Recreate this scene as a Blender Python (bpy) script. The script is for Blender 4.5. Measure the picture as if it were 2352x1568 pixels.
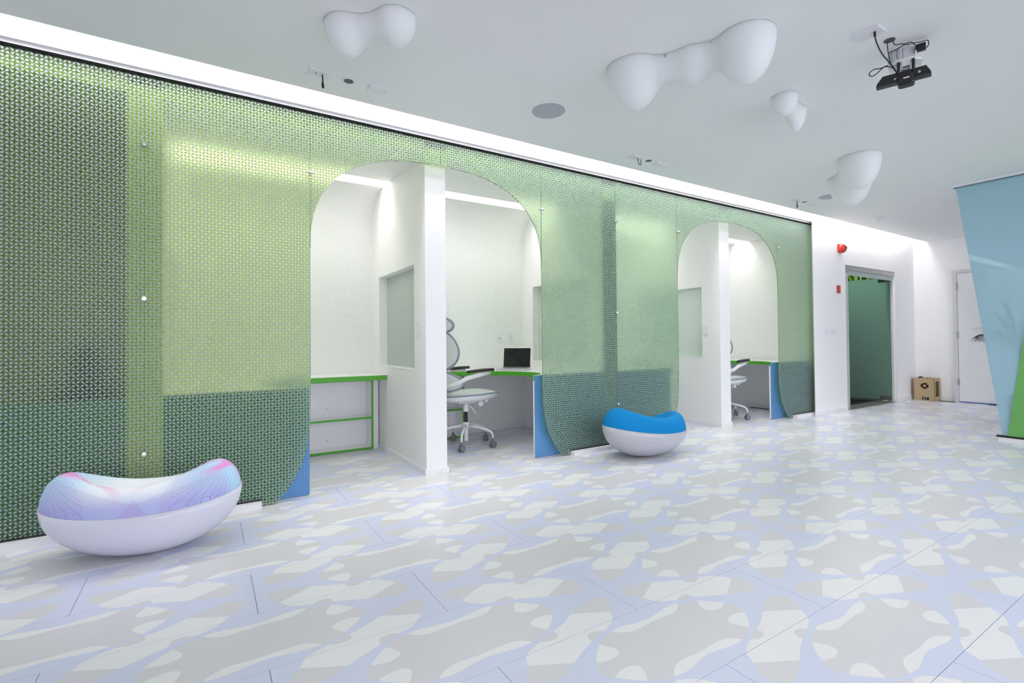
import bpy, bmesh, math, random
from mathutils import Vector, Matrix
from mathutils.geometry import delaunay_2d_cdt
random.seed(7)
S = bpy.context.scene
for o in list(bpy.data.objects): bpy.data.objects.remove(o)
C = S.collection
PI = math.pi

# ---------------------------------------------------------------- camera
YAW, PITCH, ROLL = math.radians(32.0025), math.radians(.77633), math.radians(-.54617)
F = Vector((math.sin(YAW)*math.cos(PITCH), math.cos(YAW)*math.cos(PITCH), math.sin(PITCH)))
r_ = Vector((math.cos(YAW), -math.sin(YAW), 0)); u_ = r_.cross(F)
c_, s_ = math.cos(ROLL), math.sin(ROLL)
RT, UP = r_*c_+u_*s_, u_*c_-r_*s_
cd = bpy.data.cameras.new('camera'); cam = bpy.data.objects.new('camera', cd); C.objects.link(cam)
mw = Matrix((RT, UP, -F)).transposed().to_4x4(); mw.translation = (0, 0, 1.05); cam.matrix_world = mw
cd.sensor_width = 36; cd.lens = 1127.92/2352*36; cd.shift_y = -16.21/2352; cd.clip_start = .05
S.camera = cam

# ---------------------------------------------------------------- world, lights, exposure
S.view_settings.view_transform = 'Standard'; S.view_settings.look = 'None'
S.view_settings.gamma = 1; S.view_settings.use_curve_mapping = False
S.view_settings.exposure = 0.09
w = bpy.data.worlds.new('sky'); S.world = w; w.use_nodes = True
w.node_tree.nodes['Background'].inputs[0].default_value = (.75, .85, 1, 1)
w.node_tree.nodes['Background'].inputs[1].default_value = 1.0
try:
    S.cycles.max_bounces = 14; S.cycles.transmission_bounces = 10; S.cycles.transparent_max_bounces = 12
    S.cycles.diffuse_bounces = 8; S.cycles.sample_clamp_indirect = 6; S.cycles.use_denoising = True
except Exception: pass

def area(name, loc, sx, sy, power, color, rot=(0, 0, 0), spread=PI):
    l = bpy.data.lights.new(name, 'AREA'); l.shape = 'RECTANGLE'; l.size = sx; l.size_y = sy
    l.energy = power; l.color = color; l.spread = spread
    o = bpy.data.objects.new(name, l); o.location = loc; o.rotation_euler = rot; C.objects.link(o)
    return o
WARM = (1, .97, .94)
area('cove_strip_light', (3.4, 3.38, 2.97), 12.8, .12, 86, WARM)                      # LED strip in the ceiling slot
for xa, xb, e in ((-.215, 1.474, 10), (1.649, 3.335, 10), (3.516, 5.2, 10.5), (5.385, 7.14, 9.5)):
    area('booth_strip_light', ((xa+xb)/2, 4.6, 2.75), xb-xa-.04, .16, e, WARM)
area('passage_fill', (10.5, 4.2, 2.75), .8, .8, 34, (.9, 1, .92))  # added fill behind the door leaf, brightens it and the wall
# daylight through the windows of the wall behind the photographer
for x in (-1.2, 1.8, 4.8, 7.8):
    area('window_daylight', (x, -4.02, 1.45), 2.4, 2.3, 48, (.90, .885, 1.0), (PI/2, 0, 0))
area('overhead_fill_light', (4.4, -1.6, 2.62), 9.6, .6, 115, (1, .965, .955))  # added fill overhead, lifts the ambient level; no fitting there

# ---------------------------------------------------------------- material helpers
def N(nt, typ, **kw):
    n = nt.nodes.new(typ)
    for k, v in kw.items(): setattr(n, k, v)
    return n
def setin(nt, sock, v):
    if hasattr(v, 'bl_rna') and v.bl_rna.identifier.startswith('NodeSocket'): nt.links.new(v, sock)
    else: sock.default_value = v
def M(nt, op, a, b=0.0, c=None):
    n = N(nt, 'ShaderNodeMath', operation=op); setin(nt, n.inputs[0], a); setin(nt, n.inputs[1], b)
    if c is not None: setin(nt, n.inputs[2], c)
    return n.outputs[0]
def mixc(nt, fac, a, b):
    n = N(nt, 'ShaderNodeMix', data_type='RGBA'); setin(nt, n.inputs[0], fac)
    for s, v in ((n.inputs[6], a), (n.inputs[7], b)):
        setin(nt, s, v if not isinstance(v, tuple) else (*v, 1) if len(v) == 3 else v)
    return n.outputs[2]
def mixs(nt, fac, a, b):
    n = N(nt, 'ShaderNodeMixShader'); setin(nt, n.inputs[0], fac); nt.links.new(a, n.inputs[1]); nt.links.new(b, n.inputs[2])
    return n.outputs[0]
def out(nt, sh):
    o = [n for n in nt.nodes if n.type == 'OUTPUT_MATERIAL'][0]; nt.links.new(sh, o.inputs[0])
def newmat(name):
    m = bpy.data.materials.new(name); m.use_nodes = True; nt = m.node_tree
    return m, nt, nt.nodes['Principled BSDF']
def mat(name, col, rough=.5, metal=0, spec=.5, noise=0, scale=40, coat=0, bump=0):
    m, nt, p = newmat(name)
    p.inputs['Base Color'].default_value = (*col, 1); p.inputs['Roughness'].default_value = rough
    p.inputs['Metallic'].default_value = metal; p.inputs['Specular IOR Level'].default_value = spec
    p.inputs['Coat Weight'].default_value = coat
    if noise or bump:
        tc = N(nt, 'ShaderNodeTexCoord'); nz = N(nt, 'ShaderNodeTexNoise'); nz.inputs['Scale'].default_value = scale
        nz.inputs['Detail'].default_value = 3; nt.links.new(tc.outputs['Object'], nz.inputs['Vector'])
        if noise:
            v = mixc(nt, nz.outputs['Fac'], tuple(max(0, x*(1-noise)) for x in col), tuple(min(1, x*(1+noise)) for x in col))
            nt.links.new(v, p.inputs['Base Color'])
        if bump:
            b = N(nt, 'ShaderNodeBump'); b.inputs['Strength'].default_value = bump; b.inputs['Distance'].default_value = .002
            nt.links.new(nz.outputs['Fac'], b.inputs['Height']); nt.links.new(b.outputs[0], p.inputs['Normal'])
    return m

WHITE = mat('white_paint', (.875, .87, .87), .55, spec=.3, noise=.01, scale=6)
CEIL = mat('ceiling_paint', (.89, .90, .89), .7, spec=.2, noise=.01, scale=5)
TRIMW = mat('trim_white', (.84, .84, .85), .4, noise=.015, scale=20)
SHELFW = mat('white_laminate', (.87, .87, .89), .25, noise=.01, scale=10)
GREENE = mat('green_edging', (.085, .42, .02), .4, noise=.04, scale=60)
BLACK = mat('black_plastic', (.012, .012, .014), .4, noise=.1)
RUBBER = mat('black_rubber', (.02, .02, .022), .6, noise=.1)
CHROME = mat('brushed_chrome', (.75, .75, .75), .25, metal=1, noise=.03, scale=200)
STEEL = mat('satin_steel', (.5, .5, .5), .35, metal=1, noise=.05, scale=150)
DARKEDGE = mat('dark_edge', (.03, .06, .04), .3, noise=.1)
BLOB = mat('opal_plastic', (.80, .82, .82), .4, spec=.2, noise=.01, scale=8)
bp = BLOB.node_tree.nodes['Principled BSDF']; bp.inputs['Subsurface Weight'].default_value = .7; bp.inputs['Subsurface Radius'].default_value = (1, 1, 1); bp.inputs['Subsurface Scale'].default_value = .12
MATTE = mat('matte_black', (.01, .01, .011), .9, spec=.1, noise=.1)
GREYMESH = mat('grey_grille', (.46, .49, .53), .6, noise=.08, scale=900)
PLATE = mat('white_plate', (.80, .80, .84), .4, noise=.01)
SLOTD = mat('socket_dark', (.08, .08, .09), .5, noise=.1)
RED = mat('red_enamel', (.62, .03, .02), .3, noise=.05, coat=.3)
REDD = mat('red_plastic', (.42, .05, .04), .4, noise=.05)
CHAIRW = mat('chair_white', (.78, .79, .80), .35, noise=.01)
CHAIRMESH = mat('seat_fabric', (.62, .68, .66), .8, noise=.06, scale=300, bump=.2)
CHAIRGREY = mat('chair_grey_edge', (.28, .33, .38), .5, noise=.05, scale=200)
CASTER = mat('caster_grey', (.20, .19, .22), .45, noise=.06)
DARKFAB = mat('dark_chair_fabric', (.02, .022, .03), .8, noise=.2, scale=150)
ALU = mat('laptop_aluminium', (.72, .72, .73), .3, metal=.7, noise=.02)
SCREEN = mat('screen_glass', (.012, .012, .012), .08, noise=.1)
PODW = mat('pod_shell_white', (.66, .66, .76), .16, spec=.5, noise=.01, scale=4)
PODG = mat('pod_shell_grey', (.50, .50, .54), .14, spec=.5, noise=.08, scale=60)
BLUEFAB = mat('blue_upholstery', (.0, .23, .56), .75, spec=.25, noise=.06, scale=500, bump=.25)
FRAMEG = mat('door_frame_grey', (.66, .66, .68), .45, noise=.01)
DOORW = mat('door_white', (.80, .80, .81), .4, noise=.01)
THRES = mat('threshold_stone', (.20, .19, .17), .5, noise=.1, scale=30)
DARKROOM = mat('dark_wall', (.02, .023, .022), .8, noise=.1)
LEAF = mat('foliage', (.09, .20, .02), .5, noise=.35, scale=25)
PALM = mat('palm_green', (.015, .05, .02), .45, noise=.3, scale=30)
POT = mat('planter_grey', (.25, .26, .27), .6, noise=.05)
ENDSHADE = mat('painted_end_shade', (.22, .29, .29), .5, noise=.05)  # shade on a partition end, put into the colour
GAPM = mat('joint_dark', (.05, .05, .06), .8, noise=.1)

def wood_mat():
    m, nt, p = newmat('birch_plywood'); tc = N(nt, 'ShaderNodeTexCoord'); mp = N(nt, 'ShaderNodeMapping')
    mp.inputs['Scale'].default_value = (3, 3, 40); nt.links.new(tc.outputs['Object'], mp.inputs[0])
    nz = N(nt, 'ShaderNodeTexNoise'); nz.inputs['Scale'].default_value = 2; nz.inputs['Detail'].default_value = 4
    nt.links.new(mp.outputs[0], nz.inputs[0])
    nt.links.new(mixc(nt, nz.outputs['Fac'], (.36, .25, .13), (.60, .46, .28)), p.inputs['Base Color'])
    p.inputs['Roughness'].default_value = .6
    return m
WOOD = wood_mat()
CHAR = mat('charred_edge', (.10, .055, .03), .8, noise=.2)

def wallpaper():
    m, nt, p = newmat('stroke_wallpaper'); g = N(nt, 'ShaderNodeNewGeometry')
    nz = N(nt, 'ShaderNodeTexNoise'); nz.inputs['Scale'].default_value = 5; nt.links.new(g.outputs['Position'], nz.inputs[0])
    va = N(nt, 'ShaderNodeVectorMath', operation='MULTIPLY_ADD'); nt.links.new(nz.outputs['Color'], va.inputs[0])
    va.inputs[1].default_value = (.12, .12, .12); nt.links.new(g.outputs['Position'], va.inputs[2])
    mp = N(nt, 'ShaderNodeMapping'); mp.inputs['Scale'].default_value = (1, 1, .72); nt.links.new(va.outputs[0], mp.inputs[0])
    v = N(nt, 'ShaderNodeTexVoronoi', feature='DISTANCE_TO_EDGE'); v.inputs['Scale'].default_value = 14
    nt.links.new(mp.outputs[0], v.inputs['Vector'])
    n2 = N(nt, 'ShaderNodeTexNoise'); n2.inputs['Scale'].default_value = 22; nt.links.new(g.outputs['Position'], n2.inputs[0])
    line = M(nt, 'MULTIPLY', M(nt, 'LESS_THAN', v.outputs['Distance'], .013), M(nt, 'GREATER_THAN', n2.outputs['Fac'], .575))
    nt.links.new(mixc(nt, line, (.84, .845, .835), (.70, .73, .71)), p.inputs['Base Color'])
    p.inputs['Roughness'].default_value = .7; p.inputs['Specular IOR Level'].default_value = .2
    return m
PAPER = wallpaper()

A = .91/48          # spacing of the printed dumbbell dots
def dumbbells(nt):
    """two masks of the print, in wall coordinates: the dumbbells and the same a little fatter"""
    g = N(nt, 'ShaderNodeNewGeometry'); sp = N(nt, 'ShaderNodeSeparateXYZ'); nt.links.new(g.outputs['Position'], sp.inputs[0])
    u = M(nt, 'DIVIDE', M(nt, 'ADD', sp.outputs['X'], .3+A*200.5), A); v = M(nt, 'DIVIDE', M(nt, 'ADD', sp.outputs['Z'], A*.4), A)
    fu, fv = M(nt, 'FRACT', u), M(nt, 'FRACT', v)
    iu = M(nt, 'MODULO', M(nt, 'FLOOR', u), 2.0); iv = M(nt, 'MODULO', M(nt, 'FLOOR', v), 2.0)
    conn = M(nt, 'LESS_THAN', M(nt, 'ABSOLUTE', M(nt, 'SUBTRACT', iu, iv)), .5)
    qu, qv = M(nt, 'MINIMUM', fu, M(nt, 'SUBTRACT', 1.0, fu)), M(nt, 'MINIMUM', fv, M(nt, 'SUBTRACT', 1.0, fv))
    hyp = lambda a, b: M(nt, 'SQRT', M(nt, 'ADD', M(nt, 'MULTIPLY', a, a), M(nt, 'MULTIPLY', b, b)))
    dc = hyp(qu, qv)
    mu = M(nt, 'ABSOLUTE', M(nt, 'SUBTRACT', iu, fu))          # mirror every other column
    dn = M(nt, 'MINIMUM', hyp(mu, fv), hyp(M(nt, 'SUBTRACT', 1.0, mu), M(nt, 'SUBTRACT', 1.0, fv)))
    def mask(r, R):
        a = M(nt, 'LESS_THAN', dc, r); b = M(nt, 'MULTIPLY', conn, M(nt, 'GREATER_THAN', dn, R))
        return M(nt, 'MAXIMUM', a, b)
    return mask(.315, .662), mask(.375, .60), sp.outputs['Z']

def glass_green(name, printed):
    m, nt, p = newmat(name); nt.nodes.remove(p)
    rf = N(nt, 'ShaderNodeBsdfRefraction'); rf.inputs['Roughness'].default_value = .36; rf.inputs['IOR'].default_value = 1.4
    rf.inputs['Color'].default_value = (.88, .98, .60, 1) if printed else (.90, .98, .66, 1)
    g = N(nt, 'ShaderNodeNewGeometry'); sx = N(nt, 'ShaderNodeSeparateXYZ'); nt.links.new(g.outputs['Position'], sx.inputs[0])
    mr = N(nt, 'ShaderNodeMapRange'); nt.links.new(sx.outputs['X'], mr.inputs[0]); mr.inputs[1].default_value = .5; mr.inputs[2].default_value = 3.0
    nt.links.new(mixc(nt, mr.outputs[0], (.88, .98, .60), (.85, .98, .76)) if printed else mixc(nt, mr.outputs[0], (.90, .98, .66), (.86, .98, .78)), rf.inputs['Color'])
    df = N(nt, 'ShaderNodeBsdfDiffuse'); df.inputs['Color'].default_value = (.20, .36, .08, 1)
    tl = N(nt, 'ShaderNodeBsdfTranslucent'); tl.inputs['Color'].default_value = (.50, .72, .20, 1)
    gl = N(nt, 'ShaderNodeBsdfGlossy'); gl.inputs['Roughness'].default_value = .3
    if not printed:
        out(nt, rf.outputs[0]); return m
    body = mixs(nt, .24, rf.outputs[0], mixs(nt, .45, df.outputs[0], tl.outputs[0]))
    a, b, z = dumbbells(nt)
    dk = N(nt, 'ShaderNodeBsdfDiffuse'); dk.inputs['Color'].default_value = (.06, .12, .05, 1)  # dark ring round each dumbbell paints the print's shadow in the glass
    body = mixs(nt, M(nt, 'MULTIPLY', b, .28), body, dk.outputs[0])
    pr = N(nt, 'ShaderNodeBsdfDiffuse'); pr.inputs['Color'].default_value = (.40, .46, .53, 1)
    pt = N(nt, 'ShaderNodeBsdfTranslucent'); pt.inputs['Color'].default_value = (.45, .55, .42, 1)
    sh = mixs(nt, a, body, mixs(nt, .2, pr.outputs[0], pt.outputs[0]))
    out(nt, mixs(nt, .012, sh, gl.outputs[0]))
    return m
GG, GB = glass_green('printed_green_glass', True), glass_green('green_glass_back', False)

def blue_print():
    m, nt, p = newmat('printed_blue_panel'); a, b, z = dumbbells(nt)
    base = mixc(nt, b, (.075, .26, .54), (.04, .16, .42))
    nt.links.new(mixc(nt, a, base, (.14, .30, .58)), p.inputs['Base Color']); p.inputs['Roughness'].default_value = .3
    return m
BLUEP = blue_print()
def edge_print():
    m, nt, p = newmat('glass_edge'); g = N(nt, 'ShaderNodeNewGeometry'); sp = N(nt, 'ShaderNodeSeparateXYZ'); nt.links.new(g.outputs['Position'], sp.inputs[0])
    k = M(nt, 'GREATER_THAN', M(nt, 'FRACT', M(nt, 'DIVIDE', sp.outputs['Z'], A*1.0)), .45)
    nt.links.new(mixc(nt, k, (.02, .05, .03), (.42, .60, .30)), p.inputs['Base Color']); p.inputs['Roughness'].default_value = .4
    return m
GEDGE = edge_print()

def frosted(name, col, rough, dfac, dcol, ior=1.3, tr=0, gr=.03):
    m, nt, p = newmat(name); nt.nodes.remove(p)
    rf = N(nt, 'ShaderNodeBsdfRefraction'); rf.inputs['Roughness'].default_value = rough; rf.inputs['IOR'].default_value = ior
    rf.inputs['Color'].default_value = (*col, 1)
    df = N(nt, 'ShaderNodeBsdfDiffuse'); df.inputs['Color'].default_value = (*dcol, 1)
    gl = N(nt, 'ShaderNodeBsdfGlossy'); gl.inputs['Roughness'].default_value = gr
    ds = df.outputs[0]
    if tr:
        tl = N(nt, 'ShaderNodeBsdfTranslucent'); tl.inputs['Color'].default_value = (*dcol, 1); ds = mixs(nt, tr, ds, tl.outputs[0])
    lw = N(nt, 'ShaderNodeFresnel'); lw.inputs[0].default_value = 1.45
    out(nt, mixs(nt, M(nt, 'MULTIPLY', lw.outputs[0], .9), mixs(nt, dfac, rf.outputs[0], ds), gl.outputs[0]))
    return m
FROST = frosted('frosted_pane', (.92, .98, .94), .35, .55, (.78, .88, .82))
FROSTD = frosted('frosted_door_glass', (.72, .90, .82), .4, .6, (.50, .70, .61), 1.3, .55, .3)
SKYG = frosted('sky_blue_glass', (.60, .82, .90), .11, .48, (.60, .84, .93), 1.3, 0, .006)
LIMEG = frosted('lime_glass', (.45, .80, .25), .2, .6, (.27, .68, .20))

def floor_mat(name, col):
    m, nt, p = newmat(name); g = N(nt, 'ShaderNodeNewGeometry'); nz = N(nt, 'ShaderNodeTexNoise'); nz.inputs['Scale'].default_value = 1.6
    nt.links.new(g.outputs['Position'], nz.inputs[0])
    nt.links.new(mixc(nt, nz.outputs['Fac'], tuple(x*.97 for x in col), tuple(min(1, x*1.03) for x in col)), p.inputs['Base Color'])
    p.inputs['Roughness'].default_value = .3; p.inputs['Specular IOR Level'].default_value = .35
    return m
FB, FG, FW = floor_mat('floor_blue', (.635, .675, .82)), floor_mat('floor_grey', (.67, .67, .685)), floor_mat('floor_white', (.80, .81, .81))

# ---------------------------------------------------------------- mesh helpers
ORG = {}
def org(o):
    v = Vector()
    while o is not None: v += ORG.get(o.name, Vector()); o = o.parent
    return v
class MB:
    def __init__(s): s.bm = bmesh.new()
    def box(s, a, b, bev=0, mi=0):
        a, b = Vector(a), Vector(b); lo = Vector(map(min, a, b)); hi = Vector(map(max, a, b))
        r = bmesh.ops.create_cube(s.bm, size=1); vs = r['verts']
        for v in vs: v.co = Vector(((lo[i]+hi[i])/2 + v.co[i]*(hi[i]-lo[i])) for i in range(3))
        fs = {f for v in vs for f in v.link_faces}
        for f in fs: f.material_index = mi
        if bev:
            es = list({e for v in vs for e in v.link_edges})
            bmesh.ops.bevel(s.bm, geom=es, offset=bev, segments=2, profile=.5, affect='EDGES')
        return s
    def xf(s, m, vs=None):
        for v in (vs or s.bm.verts): v.co = m @ v.co
        return s
    def prism(s, poly, fn, t0, t1, mi=0, mi0=None):
        """poly: 2-D outline; fn(u,v,t) places it; extruded from t0 to t1; first cap gets mi0"""
        a = [s.bm.verts.new(fn(u, v, t0)) for u, v in poly]; b = [s.bm.verts.new(fn(u, v, t1)) for u, v in poly]
        n = len(poly); fs = [s.bm.faces.new(a), s.bm.faces.new(b[::-1])]
        for i in range(n): fs.append(s.bm.faces.new((a[(i+1) % n], a[i], b[i], b[(i+1) % n])))
        for f in fs: f.material_index = mi
        if mi0 is not None: fs[0].material_index = mi0
        return s
    def tube(s, pts, r, n=10, caps=True):
        pts = [Vector(p) for p in pts]; rs = r if isinstance(r, (list, tuple)) else [r]*len(pts); rings = []
        up = None
        for i, p in enumerate(pts):
            t = (pts[min(i+1, len(pts)-1)]-pts[max(i-1, 0)]).normalized()
            if up is None: up = t.orthogonal().normalized()
            up = (up-t*up.dot(t)).normalized(); bi = t.cross(up)
            rings.append([s.bm.verts.new(p+(up*math.cos(2*PI*k/n)+bi*math.sin(2*PI*k/n))*rs[i]) for k in range(n)])
        for a, b in zip(rings, rings[1:]):
            for k in range(n): s.bm.faces.new((a[k], a[(k+1) % n], b[(k+1) % n], b[k]))
        if caps: s.bm.faces.new(rings[0][::-1]); s.bm.faces.new(rings[-1])
        return s
    def lathe(s, prof, c=(0, 0, 0), n=24, ax='Z'):
        c = Vector(c); rings = []
        for r, z in prof:
            ring = []
            for k in range(n):
                a = 2*PI*k/n; q = Vector((r*math.cos(a), r*math.sin(a), z))
                if ax == 'Y': q = Vector((q.x, q.z, -q.y))
                if ax == 'X': q = Vector((q.z, q.x, q.y))
                ring.append(s.bm.verts.new(c+q))
            rings.append(ring)
        for a, b in zip(rings, rings[1:]):
            for k in range(n): s.bm.faces.new((a[k], a[(k+1) % n], b[(k+1) % n], b[k]))
        s.bm.faces.new(rings[0][::-1]); s.bm.faces.new(rings[-1])
        return s
    def grid(s, rows, closed=False):
        vs = [[s.bm.verts.new(p) for p in r] for r in rows]
        for a, b in zip(vs, vs[1:]):
            m = len(a)
            for k in range(m if closed else m-1): s.bm.faces.new((a[k], a[(k+1) % m], b[(k+1) % m], b[k]))
        return vs
    def build(s, name, mats, parent=None, smooth=False, local=False, mods=()):
        if not local and parent is not None:
            o = org(parent)
            for v in s.bm.verts: v.co -= o
        bmesh.ops.recalc_face_normals(s.bm, faces=s.bm.faces)
        me = bpy.data.meshes.new(name); s.bm.to_mesh(me); s.bm.free()
        for m in (mats if isinstance(mats, (list, tuple)) else [mats]): me.materials.append(m)
        if smooth:
            for p in me.polygons: p.use_smooth = True
        ob = bpy.data.objects.new(name, me); C.objects.link(ob)
        if parent is not None: ob.parent = parent
        for t, kw in mods:
            md = ob.modifiers.new(t.lower(), t)
            for k, v in kw.items(): setattr(md, k, v)
        if smooth == 'auto': 
            md = ob.modifiers.new('sharp', 'EDGE_SPLIT'); md.split_angle = math.radians(38)
        return ob
def box(name, a, b, m, parent=None, bev=0, local=False): return MB().box(a, b, bev).build(name, m, parent, local=local)
def thing(name, label, cat, loc=(0, 0, 0), group=None, rz=0):
    o = bpy.data.objects.new(name, None); C.objects.link(o); o.location = loc; o.rotation_euler = (0, 0, rz); o.empty_display_size = .1
    ORG[o.name] = Vector(loc); o['label'] = label; o['category'] = cat
    if group: o['group'] = group
    return o
def tag(o, label, cat, group=None):
    o['label'] = label; o['category'] = cat
    if group: o['group'] = group
    return o
def struct(o): o['kind'] = 'structure'; return o
def sbox(name, a, b, m, bev=0): return struct(box(name, a, b, m, None, bev))

# ---------------------------------------------------------------- floor of printed planks
PAT = {
 'W1':[(708,435),(845,505),(902,476),(969,449),(964,429),(979,413),(1000,406),(1023,412),(1043,424),(1070,419),(1102,404),(1131,379),(1160,341),(1018,267),(955,298),(891,324),(892,334),(888,354),(871,363),(848,363),(827,355),(815,348),(779,361),(743,378),(728,393)],
 'W2':[(1019,114),(1155,44),(1137,17),(1118,-4),(1098,-17),(1072,-28),(1046,-36),(1030,-25),(1012,-18),(990,-20),(977,-27),(970,-39),(968,-61),(927,-77),(883,-97),(844,-116),(707,-44),(721,-23),(728,-5),(748,8),(769,19),(796,29),(817,34),(835,24),(853,20),(875,22),(888,28),(895,39),(894,50),(890,59),(918,68),(950,79),(982,95)],
 'P1':[(877,303),(918,271),(954,232),(922,219),(889,217),(859,226),(846,243),(853,268)],
 'P2':[(955,147),(930,161),(896,166),(858,155),(846,140),(852,118),(880,81),(907,100),(931,121)],
 'P3':[(355,300),(366,282),(381,260),(385,243),(380,231),(363,222),(335,217),(307,222),(280,232),(302,256),(332,283)],
 'P4':[(281,150),(304,159),(335,166),(363,162),(378,154),(385,139),(380,118),(356,83),(334,98),(305,124)],
 'S1':[(441,333),(469,339),(491,338),(541,327),(591,319),(631,319),(682,328),(734,337),(767,338),(793,331),(770,310),(743,296),(705,294),(647,298),(579,295),(522,290),(498,294),(478,301),(457,317)],
 'S2':[(440,52),(462,71),(481,82),(505,91),(529,93),(579,88),(635,87),(690,91),(730,90),(756,82),(780,66),(796,50),(757,47),(725,50),(660,62),(617,66),(570,60),(526,50),(484,46)],
 'gM':[(441,333),(469,339),(491,338),(541,327),(591,319),(631,319),(682,328),(734,337),(767,338),(793,331),(832,318),(877,303),(918,271),(954,232),(963,219),(978,201),(978,179),(959,159),(955,147),(931,121),(907,100),(880,81),(851,61),(824,52),(796,50),(757,47),(725,50),(660,62),(617,66),(570,60),(526,50),(484,46),(440,52),(421,51),(390,64),(356,82),(334,98),(305,124),(281,150),(263,170),(256,188),(261,211),(280,232),(302,256),(332,283),(355,300),(381,319),(410,329)],
 'gHl':[(708,435),(688,459),(670,488),(664,514),(681,534),(716,540),(754,534),(803,521),(845,505)],
 'gHr':[(1160,341),(1179,325),(1197,289),(1197,255),(1177,235),(1129,229),(1083,241),(1018,267)],
 'gVt':[(397,503),(440,524),(488,542),(529,549),(563,543),(581,524),(579,495),(560,462),(534,431)],
 'gVb':[(708,730),(681,697),(669,668),(672,641),(682,628),(709,617),(751,620),(790,631),(845,657)],
 'lT':[(969,449),(964,429),(979,413),(1000,406),(1023,412),(1043,424),(1005,442)],
 'lB':[(891,324),(892,334),(888,354),(871,363),(848,363),(827,355),(815,348),(848,331)],
 'lR':[(1046,-36),(1030,-25),(1012,-18),(990,-20),(977,-27),(970,-39),(968,-61),(1001,-50)],
 'lL':[(817,34),(835,24),(853,20),(875,22),(888,28),(895,39),(894,50),(890,59),(869,56),(841,47)],
}
PL, PW = 1.2508, .3872
def smooth_poly(p):
    q = []
    n = len(p)
    for i in range(n):
        a, b, c = (Vector(p[(i+k-1) % n]) for k in range(3))
        d = (b-a).angle(c-b) if (b-a).length and (c-b).length else 0
        if d > math.radians(48): q.append(tuple(b))
        else: q += [tuple(b*.75+a*.25), tuple(b*.75+c*.25)]
    return q
def inside(x, y, p):
    r = False; j = len(p)-1
    for i in range(len(p)):
        if (p[i][1] > y) != (p[j][1] > y) and x < (p[j][0]-p[i][0])*(y-p[i][1])/(p[j][1]-p[i][1])+p[i][0]: r = not r
        j = i
    return r
def plank_mesh():
    g = .0009
    rect = [(g, g), (PL-g, g), (PL-g, PW-g), (g, PW-g)]
    polys = []
    for k, pts in PAT.items():
        base = smooth_poly([(u/1000, v/1000) for u, v in pts])
        for i in range(-3, 4):
            for j in range(-3, 4):
                dx, dy = i*PL + j*PL/2, j*PW
                q = [(u+dx, v+dy) for u, v in base]
                if max(u for u, v in q) < 0 or min(u for u, v in q) > PL or max(v for u, v in q) < 0 or min(v for u, v in q) > PW: continue
                polys.append((k[0] in 'WPS', q))
    vs, es = [], []
    for q in [rect]+[p for _, p in polys]:
        b = len(vs); vs += [Vector(p) for p in q]; es += [(b+i, b+(i+1) % len(q)) for i in range(len(q))]
    V, E_, Fc, *_ = delaunay_2d_cdt(vs, es, [], 0, 1e-6)
    bm = bmesh.new(); use = {}
    def vert(i):
        if i not in use: use[i] = bm.verts.new((V[i].x, V[i].y, 0))
        return use[i]
    for f in Fc:
        cx, cy = sum(V[i].x for i in f)/3, sum(V[i].y for i in f)/3
        if not (g < cx < PL-g and g < cy < PW-g): continue
        mi = 0
        for wht, q in polys:
            if inside(cx, cy, q):
                if wht: mi = 2; break
                mi = 1
        try: fc = bm.faces.new([vert(i) for i in f]); fc.material_index = mi
        except ValueError: pass
    bm.normal_update()
    for fc in bm.faces:
        if fc.normal.z < 0: fc.normal_flip()
    bmesh.ops.dissolve_limit(bm, angle_limit=.01, verts=bm.verts, edges=bm.edges, delimit={'MATERIAL'})
    lo = [bm.verts.new((x, y, -.006)) for x, y in rect]
    hi = [bm.verts.new((x, y, 0)) for x, y in rect]
    for i in range(4):
        bm.faces.new((lo[i], lo[(i+1) % 4], hi[(i+1) % 4], hi[i]))
    me = bpy.data.meshes.new('floor_plank'); bm.to_mesh(me); bm.free()
    for m in (FB, FG, FW): me.materials.append(m)
    return me
fl = sbox('floor', (-3.3, -4.1, -.05), (10.4, 3.72, -.005), GAPM)
fl2 = box('subfloor', (-2.3, 3.72, -.05), (7.2, 5.2, -.005), GAPM, fl)
pm = plank_mesh(); npl = 0
for r in range(-9, 11):
    y = .996 + PW*r; x0 = .800 - PL/2*r
    x0 -= math.ceil((x0+2.4)/PL)*PL
    k = 0
    while x0 < 10.3:
        cx, cy = x0+PL/2, y+PW/2
        d = cx*F.x+cy*F.y; l = cx*RT.x+cy*RT.y
        if d > -.2 and abs(l) < 1.09*d+1.2 and x0 > -2.6 and (y < 3.47 or x0 < 7.0) and x0+PL < 11.4 and y < 5.05:
            o = bpy.data.objects.new('floor_plank', pm); o.location = (x0, y, 0); C.objects.link(o); o.parent = fl; npl += 1
        x0 += PL
print('planks', npl)

# ---------------------------------------------------------------- room shell
ZC = 2.65
sbox('ceiling', (-3.3, -4.1, ZC), (10.4, 3.28, ZC+.05), CEIL)
sbox('trim_cove_cap', (-3.3, 3.2, 3.0), (10.4, 3.7, 3.05), WHITE)
sbox('trim_cove_back', (-3.3, 3.14, ZC+.05), (10.4, 3.2, 3.05), WHITE)
sbox('wall_header', (-3.3, 3.527, 2.656), (7.144, 3.66, 3.0), WHITE)
sbox('trim_header_soffit', (-3.3, 3.558, 2.638), (7.144, 3.66, 2.656), TRIMW)
sbox('trim_glass_channel', (-3.3, 3.553, 2.622), (7.144, 3.60, 2.638), MATTE)
MBb = MB().box((-3.3, 3.505, 0), (.305, 3.60, .038)); struct(MBb.build('baseboard_front', TRIMW))
struct(MB().box((2.848, 3.505, 0), (4.05, 3.60, .038)).build('baseboard_middle', TRIMW))
struct(MB().box((6.6, 3.505, 0), (7.144, 3.60, .038)).build('baseboard_far', TRIMW))
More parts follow.
